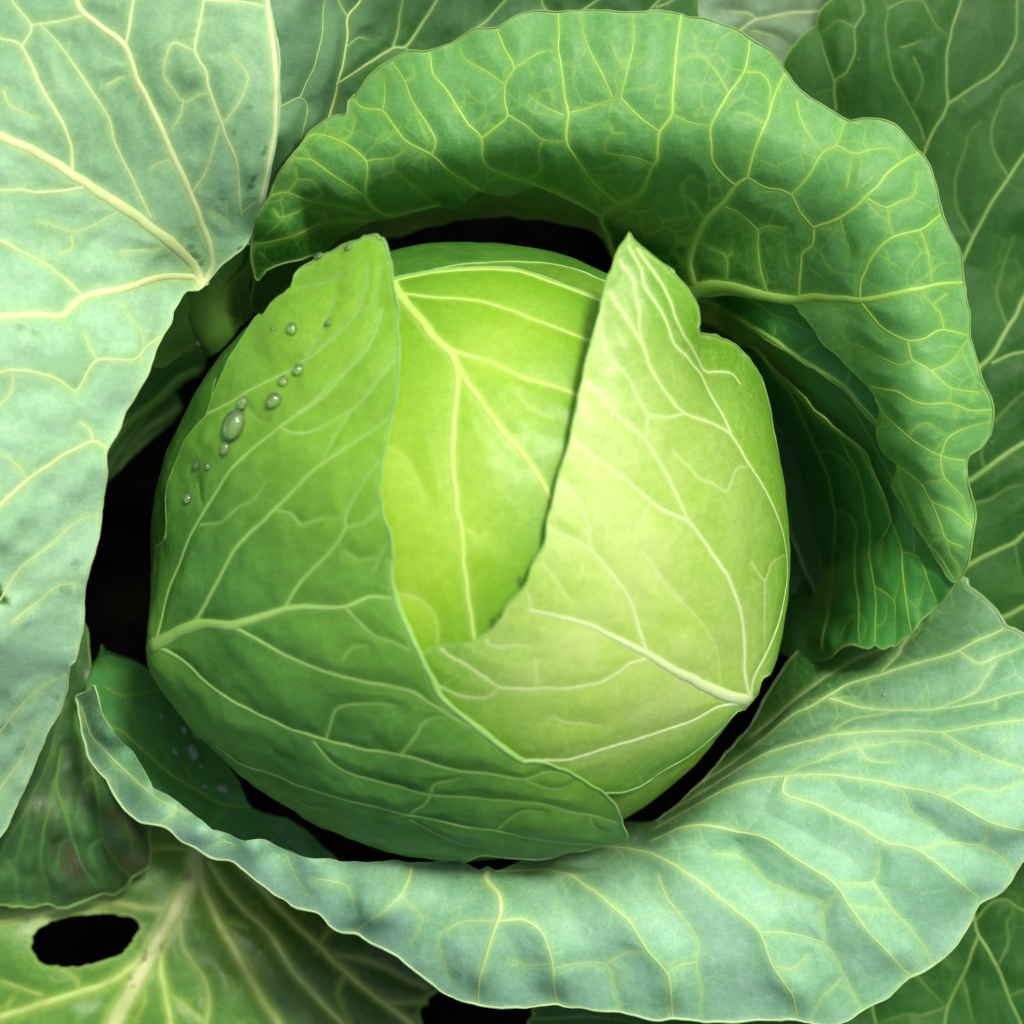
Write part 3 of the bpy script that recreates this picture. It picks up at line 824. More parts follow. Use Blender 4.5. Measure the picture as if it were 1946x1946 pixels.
strip("S3", "4:960,470 940,500 900,560 750,690 620,810 540,900 450,1020 300,900 500,650 700,480 900,400",
    [(348, 770, -480), (180, 930, -380), (250, 850, -420), (100, 900, -360), (300, 740, -460), (200, 800, -400)],
    ["22 26 | 4:940,485 860,545 780,590 650,720 560,830 430,980"], 31, vm=vm_deep)
strip("S2", "4:1060,285 960,310 900,420 800,520 700,640 600,760 540,880 400,800 500,400 900,120 1050,150",
    [(370, 700, -440), (200, 900, -330), (280, 800, -370), (200, 750, -330), (330, 640, -400), (260, 700, -350)],
    ["24 28 | 4:1040,290 950,330 880,400 780,490 690,550 600,660 480,830", "8 6 | 4:1000,180 860,250 740,380 640,540 520,760"], 32, vm=vm_stalk)
strip("S1", "1:1312,1285 1335,1420 1308,1500 1315,1640 1245,1720 1180,1800 1110,1860 1000,1845 940,1880 850,1932 4:790,270 740,340 640,520 500,500 500,200 1:900,1600 950,1400 1150,1330",
    [(475, 470, -60), (390, 560, -60), (420, 640, -170), (470, 600, -260), (350, 690, -170), (280, 720, -140), (250, 800, -150), (300, 620, -60)],
    ["60 90 | 1:1020,1490 1075,1650 1150,1800 1260,1950", "22 14 | 1:1305,1300 1270,1400 1180,1490 1080,1570 960,1650", "10 8 | 1:1180,1560 1150,1640 1130,1750 1100,1820",
     "10 8 | 1:1060,1790 960,1830 860,1900 4:790,280 700,430 620,520"],
    33, label="pale green stalk under the big left leaf", mat=m_upper, vm=vm_stalk, h=4, ht=0.16, grad=[(400, 600, 0.3), (300, 720, 0), (470, 500, 0.0), (430, 650, 1), (380, 660, .9), (460, 560, .9), (350, 660, .7)])
strip("S4", "6:430,170 520,220 640,330 720,560 770,760 800,960 860,1060 850,1250 790,1400 740,1470 690,1450 600,1400 560,900 480,600 400,350",
    [(1430, 690, -380), (1500, 850, -430), (1520, 1000, -450), (1530, 1100, -460), (1400, 800, -450), (1450, 1100, -500), (1560, 1000, -420)],
    ["26 20 | 6:640,560 700,680 740,850 760,1000 790,1100 770,1300 730,1430", "14 10 | 6:480,330 620,520 700,600 720,700"], 34)

# ================================================================ the inner wall of the upper leaf
build_leaf("I", "outer_leaf", FlatSurf([
    (480, 560, -160), (480, 470, -70), (640, 430, -110), (800, 400, -80), (1000, 380, -100), (1130, 400, -130), (1250, 470, -200), (1310, 560, -150),
    (800, 450, -520), (1000, 450, -560), (1150, 480, -520), (640, 500, -480), (1250, 600, -520),
    (1500, 580, -60), (1600, 700, -50), (1700, 800, -40), (1700, 1000, -30), (1750, 1100, 10), (1800, 1150, 40), (1700, 1235, -10), (1600, 1245, -70),
    (1400, 640, -200), (1500, 760, -200), (1580, 900, -210), (1620, 1050, -170), (1600, 1150, -150), (1560, 1250, -160),
    (1400, 700, -480), (1480, 850, -480), (1520, 1000, -470), (1535, 1130, -440), (1450, 1250, -480), (1350, 600, -400), (1820, 900, -20), (1150, 350, -70), (1280, 430, -90), (1000, 320, -50), (760, 345, -70), (1400, 490, -90), (600, 390, -90), (1560, 530, -70), (1720, 640, -40), (1220, 430, -170), (900, 395, -130), (1050, 400, -170), (700, 430, -200)]),
    "0:480,590 470,500 500,420 600,400 760,350 1000,330 1150,360 1280,430 1400,500 1560,540 1700,640 1800,800 1830,950 1835,1080 6:1580,1380 1560,1440 1470,1525 1400,1590 1340,1670 1290,1700 1260,1735 1230,1735 1200,1752 1170,1740 1150,1725 1120,1745 1070,1735 1030,1725 980,1745 920,1790 870,1812 750,1800 640,1740 640,1600 700,1480 730,1300 710,1100 670,900 610,640 540,420 440,240 330,140 240,60 3:160,1700 0:1200,530 1150,455 1080,425 1000,413 900,416 800,430 700,455 600,500",
    ["10 6 | 2:750,960 840,985 960,1020 1130,1090 1340,1165 1420,1210", "9 6 | 2:640,1060 740,1095 900,1125 1080,1170 1250,1240 1420,1310", "6 4 | 2:350,1170 470,1165 600,1160 700,1185 850,1230 920,1260", "5 4 | 2:280,1240 380,1250 550,1250 700,1265 800,1300",
     "18 9 | 3:200,1555 330,1610 450,1680 600,1780 720,1860 830,1932 6:850,280 1000,380 1060,450 1150,550 1230,660", "6 4 | 3:470,1560 600,1640 700,1690 880,1780 960,1850",
     "13 6 | 6:300,60 440,150 530,190 620,290 760,430 950,610 1070,710 1130,830 1190,950 1230,1080 1290,1240 1300,1400 1330,1600 1340,1665", "9 6 | 6:700,400 790,560 850,720 900,880 935,1020 940,1150 930,1350 900,1600 870,1750",
     "7 5 | 6:940,1020 1010,1050 1050,1110 1055,1300 1065,1500 1060,1620 1070,1720", "4 3 | 6:860,715 930,720 1010,800 1040,870", "7 5 | 6:990,690 1050,830 1080,940 1115,1100 1130,1260 1150,1420 1150,1600 1145,1730",
     "7 5 | 6:970,430 1060,530 1130,650 1180,750 1250,880 1300,1000 1340,1100 1355,1240", "4 3 | 6:620,90 630,40", "4 3 | 6:760,210 790,180 870,140", "4 3 | 6:990,370 1020,290", "7 4 | 6:1290,1240 1360,1260 1410,1330 1430,1400 1470,1520",
     "5 4 | 6:1150,1425 1180,1440 1250,1500 1255,1600 1255,1735", "4 3 | 6:1250,1500 1270,1440 1290,1370", "4 3 | 6:1310,1480 1370,1530 1385,1620", "4 3 | 6:1370,1530 1400,1430 1425,1350", "5 4 | 6:500,140 720,270 840,310 960,400",
     "4 3 | 6:1055,1550 990,1610 960,1700", "4 3 | 6:1180,960 1190,1100 1180,1300", "3 3 | 6:1060,1560 1100,1620 1090,1700", "4 3 | 6:1150,1640 1200,1600 1210,1500", "4 3 | 6:1120,1100 1150,1060 1200,1060"],
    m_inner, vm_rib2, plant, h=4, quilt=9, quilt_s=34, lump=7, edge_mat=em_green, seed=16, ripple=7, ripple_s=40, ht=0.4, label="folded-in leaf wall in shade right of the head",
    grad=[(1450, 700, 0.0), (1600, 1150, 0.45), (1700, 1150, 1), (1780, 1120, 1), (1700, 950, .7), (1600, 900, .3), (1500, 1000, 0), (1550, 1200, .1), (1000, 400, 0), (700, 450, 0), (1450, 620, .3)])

def over(key, spec, lifts):
    """control points a little above the leaf already built there"""
    t = LEAVES[key]['surf'].t
    P = pts(spec)
    Z = t(P)
    return [(x, y, z + l) for (x, y), z, l in zip(P, Z, lifts)]

build_leaf("I2", "outer_leaf", FlatSurf(over("I",
    "6:250,50 330,110 530,190 620,290 760,430 950,610 1070,710 1130,830 1190,950 1240,1100 480,240 600,450 700,640 780,900 840,1200 900,1150 950,850 1050,1000 850,600 1150,1150 1000,1250",
    [30, 45, 50, 55, 60, 60, 55, 45, 30, 8, 30, 30, 30, 25, 15, 15, 30, 25, 40, 5, 3])),
    "6:220,30 330,70 440,140 535,182 625,282 765,422 955,602 1076,704 1136,824 1196,946 1232,1070 1200,1160 1100,1240 980,1290 880,1300 830,1150 760,900 690,650 600,450 480,250 330,140",
    ["14 7 | 6:300,62 440,145 532,190 622,292 762,434 948,614 1066,714 1126,834 1186,955 1226,1070", "10 7 | 6:620,310 700,400 790,560 850,720 900,880 935,1020 940,1150 930,1280",
     "6 4 | 6:860,715 930,720 1010,800 1040,870", "7 5 | 6:960,640 1010,760 1050,830 1080,940 1115,1100 1125,1200", "5 4 | 6:700,400 690,300", "6 4 | 6:940,1020 1010,1050 1050,1110 1055,1220", "4 3 | 6:850,720 780,700 740,640"],
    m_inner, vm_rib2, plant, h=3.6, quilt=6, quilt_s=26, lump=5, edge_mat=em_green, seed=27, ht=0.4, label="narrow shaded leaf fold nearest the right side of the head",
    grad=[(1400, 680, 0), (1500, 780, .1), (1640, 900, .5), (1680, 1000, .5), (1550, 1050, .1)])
build_leaf("I3", "outer_leaf", FlatSurf(over("I",
    "3:200,1560 330,1610 450,1680 600,1780 720,1860 6:850,280 1000,385 1060,450 1150,550 1230,680 3:420,1560 700,1640 6:900,130 1080,330 1230,560 1300,700",
    [20, 30, 35, 38, 40, 40, 38, 35, 28, 5, 25, 25, 25, 20, 15, 0])),
    "3:185,1556 330,1620 450,1692 600,1792 720,1872 6:850,292 990,396 1050,462 1140,562 1215,690 1290,760 1330,640 1240,450 1120,250 980,100 850,-40 3:700,1560 500,1510 300,1510",
    ["20 8 | 3:200,1552 330,1608 450,1678 600,1778 720,1858 6:850,278 1000,380 1060,448 1150,550 1220,670", "7 4 | 3:470,1560 600,1640 700,1690 880,1780 960,1850", "5 4 | 6:620,95 630,40", "5 4 | 6:760,215 790,180 870,140", "5 4 | 6:990,372 1020,290 1040,220"],
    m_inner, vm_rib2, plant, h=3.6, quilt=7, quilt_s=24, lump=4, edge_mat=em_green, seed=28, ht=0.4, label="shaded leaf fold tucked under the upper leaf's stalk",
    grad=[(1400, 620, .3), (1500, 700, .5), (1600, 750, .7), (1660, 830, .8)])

# ================================================================ leaf behind the top left
build_leaf("M", "outer_leaf", FlatSurf([(400, -300, 200), (450, 100, 190), (450, 400, 60), (520, 60, 200), (530, 250, 180), (505, 400, -10), (560, 300, 10), (540, 340, 0), (560, 200, 100), (620, 100, 60), (600, 250, 20), (640, 150, 20), (700, 60, -90), (690, 200, -120),
    (560, 400, -80), (900, 0, -130), (1300, 0, -140), (1300, -300, -100), (800, -300, -30), (560, -300, 170), (1200, 150, -200), (800, 250, -200)]),
    "0:420,-300 900,-340 1300,-260 1322,-100 1322,0 1318,60 1200,220 900,300 700,380 560,430 500,450 440,450 420,200",
    ["12 8 | 1:1560,760 1620,720 1700,650 1735,560 1770,430 1800,250 1830,95 1890,0 1980,-200", "7 5 | 1:1830,95 1790,0 1750,-150", "7 5 | 2:100,440 120,430 230,360 400,250 470,250 560,120 640,-10 760,-200", "4 3 | 2:400,250 430,150 450,0 460,-120",
     "5 4 | 2:700,260 830,160 900,110 1000,0 1100,-120", "5 4 | 2:1350,100 1400,60 1480,0 1600,-100", "4 3 | 1:1470,560 1570,510 1610,560 1590,650 1530,860 1490,950", "5 4 | 1:1570,510 1640,350 1690,150 1720,0 1740,-150", "4 3 | 2:470,250 500,290", "4 3 | 3:0,40 60,20 130,-20",
     "4 3 | 2:1250,100 1190,30 1180,-60", "4 3 | 1:1800,250 1870,200 1932,210", "4 3 | 2:1750,60 1800,0 1850,-60"],
    m_behind, vm_blue, plant, h=4.5, quilt=10, quilt_s=28, lump=8, edge_mat=em_green, seed=17, label="dark leaf behind the top of the upper leaf",
    grad=[(540, 60, .9), (600, 60, .8), (560, 200, .7), (580, 300, .4), (520, 300, .8), (630, 60, .75), (650, 60, .5), (680, 150, 0), (800, 60, 0), (890, 50, .3), (950, 10, .1), (1200, 0, 0.05), (640, 220, .3), (620, 160, .6), (1300, 10, 0)])

# ================================================================ the leaf C inside the lower-left arm
build_leaf("C", "outer_leaf", FlatSurf([(160, 1230, -40), (190, 1300, -150), (240, 1400, -150), (200, 1430, -120), (165, 1260, -130), (310, 1330, -240), (350, 1400, -230), (420, 1430, -270), (470, 1520, -270), (300, 1500, -110), (400, 1570, -190), (500, 1560, -290), (600, 1640, -240),
    (330, 1280, -300), (240, 1250, -200), (620, 1700, -260), (400, 1640, -150), (520, 1600, -290)]),
    "4:520,1790 535,1725 545,1755 650,1790 720,1820 780,1870 840,1932 7:860,155 900,190 930,260 990,330 1050,390 1110,430 1150,480 1200,600 1230,640 1270,710 1330,800 1400,830 1500,850 1560,890 1620,930 1700,1010 1760,1070 1750,1150 1500,1130 1300,1060 1100,980 900,860 700,720 560,560 470,380 440,220 480,60",
    ["9 7 | 7:540,330 580,370 650,400 760,500 880,610 1000,690 1160,770 1340,800", "6 5 | 7:560,170 600,195 650,210 760,195 860,170", "4 3 | 7:650,210 700,320 740,450", "7 6 | 7:1090,910 1120,880 1160,830 1210,785",
     "4 3 | 7:540,20 570,60 620,80 720,60", "3 3 | 7:880,610 860,500 820,440", "4 3 | 7:1000,690 980,600 940,550", "4 3 | 7:1330,1000 1400,930 1480,900", "4 3 | 7:1130,470 1080,560 1100,640"],
    m_dew, vm_rib2, plant, h=3.6, quilt=4, lump=6, edge_mat=em_dark, seed=18, label="dark inner leaf with dew drops at the lower left of the head",
    grad=[(250, 1300, .3), (300, 1400, .35), (420, 1450, 0.1), (500, 1550, 0), (300, 1320, .2), (400, 1540, .4), (600, 1620, 0)])

# ================================================================ big bottom leaf
build_leaf("B", "outer_leaf", FlatSurf([
    # left arm: outer edge low, crest, inner lip
    (150, 1330, 10), (165, 1420, 20), (240, 1530, 50), (330, 1595, 70), (420, 1630, 90), (540, 1710, 100), (660, 1780, 110), (800, 1870, 120), (900, 1905, 130), (1050, 1915, 130), (1250, 1935, 130), (1450, 1945, 120), (1620, 1935, 120), (1750, 1860, 110), (1850, 1730, 100), (1946, 1620, 100),
    (190, 1300, 60), (210, 1400, 80), (280, 1500, 110), (380, 1580, 140), (480, 1610, 160), (600, 1640, 165), (750, 1660, 155), (900, 1660, 125), (940, 1650, 110),
    (240, 1420, 30), (340, 1520, 60), (420, 1575, 100), (520, 1620, 115), (650, 1633, 110), (820, 1640, 100),
    (700, 1720, 170), (850, 1780, 175), (1000, 1780, 175), (1200, 1800, 170), (1400, 1800, 165), (1600, 1780, 160), (1750, 1700, 150), (1880, 1550, 140),
    (1000, 1655, 60), (1150, 1630, -10), (1180, 1590, -120), (1250, 1600, 20), (1400, 1600, 80), (1450, 1700, 145), (1300, 1700, 150), (1150, 1700, 140),
    (1246, 1560, -80), (1330, 1510, -30), (1500, 1480, 60), (1600, 1500, 90), (1750, 1550, 120), (1246, 1540, -180), (1370, 1460, -120), (1500, 1400, -50), (1600, 1400, 20), (1750, 1430, 70), (1900, 1430, 110),
    (1300, 1480, -220), (1420, 1380, -230), (1500, 1300, -200), (1600, 1250, -160), (1700, 1270, -90), (1850, 1250, -40), (1850, 1160, -130), (1700, 1180, -190), (1600, 1330, -90), (1900, 1330, 30),
    (2200, 1250, -20), (2200, 1500, 60), (2050, 1700, 40), (1450, 1230, -480), (1180, 1560, -260), (1330, 1430, -480), (1246, 1500, -420), (1400, 1330, -450)]),
    "7:515,160 530,250 550,320 580,370 620,440 690,500 740,580 790,670 800,700 870,730 960,790 1070,880 1110,912 1200,940 1290,975 1380,968 1480,1010 1600,1060 8:0,1066 100,1073 200,1095 350,1100 480,1092 600,1100 720,1088 800,1108 860,1133 900,1106 945,1132 1050,1100 1200,1030 1400,960 1600,880 9:-60,875 20,845 110,785 220,690 330,570 450,430 540,300 640,150 6:760,1760 900,1700 1100,1600 1300,1530 1500,1430 1560,1400 1600,1393 1640,1398 1640,1425 1650,1445 1720,1490 1790,1560 1830,1640 1880,1660 1932,1690 0:2060,1260 2200,1300 2260,1420 2180,1520 2060,1560 9:1932,1050 1890,1100 1850,1160 1780,1240 1690,1300 1650,1380 1560,1510 1450,1620 1330,1690 1200,1800 1060,1870 950,1920 850,1928 700,1900 450,1915 300,1922 100,1900 8:1783,1900 1600,1860 1350,1850 1150,1840 1000,1850 850,1840 700,1780 620,1720 530,1640 430,1560 300,1500 210,1455 120,1430 0,1345 7:1560,1325 1500,1290 1350,1180 1230,1080 1110,1060 960,970 870,900 760,860 660,780 560,650 470,540 430,420 410,250 412,210 470,190 490,165",
    ["18 7 | 8:908,1112 890,1170 940,1260 955,1360 920,1470 880,1600 855,1740 850,1830", "8 5 | 8:960,1390 1080,1400 1180,1460 1240,1580 1250,1740 1260,1830", "5 4 | 8:930,1390 800,1390 660,1450 660,1560 700,1680", "8 5 | 8:500,1120 480,1190 440,1260 300,1370 220,1440", "4 3 | 8:440,1260 560,1370 500,1500",
     "9 6 | 8:945,1130 1150,1140 1350,1215 1500,1300 1640,1400 1750,1540 1840,1650 1860,1800 1870,1890", "4 3 | 8:1250,1600 1400,1605 1520,1620 1570,1740 1600,1850", "4 3 | 8:1520,1620 1640,1540 1740,1530",
     "9 5 | 8:1400,1020 1500,1025 1620,1050 1760,1085 1860,1130 9:110,1150 250,1240 400,1350 530,1440 600,1600 700,1740 740,1890", "5 4 | 9:20,1180 60,1290 160,1400 220,1500 210,1600 240,1750 230,1890", "4 3 | 9:210,1600 120,1610 60,1620",
     "5 4 | 9:540,1440 680,1450 800,1480 890,1520 960,1620 1040,1780 1080,1850", "5 4 | 9:950,1240 880,1330 890,1500", "4 3 | 9:980,1680 920,1740 860,1790 820,1900",
     "9 5 | 9:0,1000 150,950 300,915 460,910 600,970 720,1060 850,1140 950,1220 1000,1300 1100,1430 1200,1540 1290,1640 1330,1680", "5 4 | 9:970,1195 1130,1190 1170,1120 1165,1020 1200,990", "6 4 | 9:1140,1190 1230,1320 1330,1420 1430,1570 1450,1610",
     "8 5 | 9:0,900 200,820 380,750 560,700 750,665 900,655 1150,680 1330,715 1530,755 1720,850 1932,910 2100,960", "9 5 | 9:690,680 670,750 760,780 880,820 1040,900 1200,990 1360,1030 1530,1150 1680,1260", "5 4 | 9:1360,1030 1500,980 1700,980 1720,880 1710,850", "4 3 | 9:1530,755 1640,700 1780,710 1932,650", "4 3 | 9:1700,980 1800,1050 1870,1120",
     "8 5 | 9:0,830 100,800 300,700 500,610 700,530 900,475 1100,445 1300,435 1500,435 1700,410 1932,380 2100,370", "5 4 | 9:1500,435 1600,490 1750,550 1932,600 2100,650", "4 3 | 9:700,660 800,600 1000,520 1200,490 1400,480 1550,530", "4 3 | 9:1070,510 1120,560 1250,570",
     "8 5 | 9:-30,790 50,790 200,690 400,570 600,450 800,340 900,285 1000,215 1200,140 1400,80 1600,20 6:1820,1660", "6 4 | 9:920,285 1150,295 1400,295 1650,260 1932,190 2100,150", "5 4 | 9:1200,135 1250,60 1290,0 6:1290,1760 1340,1670 1380,1620",
     "4 3 | 9:1450,290 1580,240 1680,190 1730,120 1800,30", "5 4 | 9:500,420 620,340 760,240 900,130 1050,30 6:1180,1760", "4 3 | 9:940,440 1020,370 1100,340 1280,300", "4 3 | 9:1780,240 1785,300", "4 3 | 9:1600,20 1700,60 1800,20 1932,-40",
     "6 4 | 7:425,270 470,420 560,520 650,600 770,710 900,790 1000,830", "4 3 | 7:870,860 900,830 960,800", "4 3 | 9:1150,680 1290,730 1340,830 1460,900", "4 3 | 9:300,1050 420,1060 520,1120 600,1200 880,1290",
     "4 3 | 9:1000,1300 1150,1330 1230,1320", "4 3 | 9:600,1600 720,1620 800,1560", "4 3 | 8:1240,1580 1120,1620 1010,1590", "4 3 | 8:0,1180 150,1200 230,1330", "5 4 | 7:1230,1000 1180,980 1100,1000", "5 4 | 7:1500,1050 1530,1150 1600,1250"],
    m_blue, vm_blue, plant, h=3.8, quilt=6, quilt_s=30, ridge=(26, 40, 7.5), lump=6, lump_s=120, edge_mat=em_pale, seed=19, ripple=3, ripple_s=60, ht=0.28, edge_r=3.2, soft=["7:550,320 620,440 690,500 740,580 790,670 870,730 960,790 1070,880 1200,940 1380,968 1480,1010 1600,1060 8:50,1068 200,1095 480,1092 720,1088 860,1133 900,1106 945,1132 1050,1100 1200,1030 1400,960 1600,880 9:-60,875 110,785 330,570 540,300 6:760,1760 900,1700 1100,1600"],
    label="wide blue-green outer leaf sweeping across the bottom",
    grad=[(1250, 1540, 1), (1430, 1400, 1), (1480, 1250, 1), (1560, 1350, .9), (1800, 1250, .75), (1300, 1500, 1), (1500, 1300, 1), (1600, 1200, 1), (1750, 1200, .9), (1850, 1200, .7), (1900, 1300, .35), (1700, 1330, .6), (1500, 1420, .65), (1350, 1530, .75), (1240, 1575, .8), (1150, 1610, .7), (1640, 1300, .9), (1420, 1480, .6), (1600, 1420, .35), (1800, 1350, .35), (1350, 1580, .1), (1550, 1480, .1), (1700, 1500, 0), (1400, 1700, 0), (900, 1800, 0), (600, 1700, 0), (200, 1400, .55), (170, 1330, .7), (300, 1540, .2), (1900, 1450, 0), (230, 1450, .6)])  # darker green beside the gap, partly painted shade of the folds

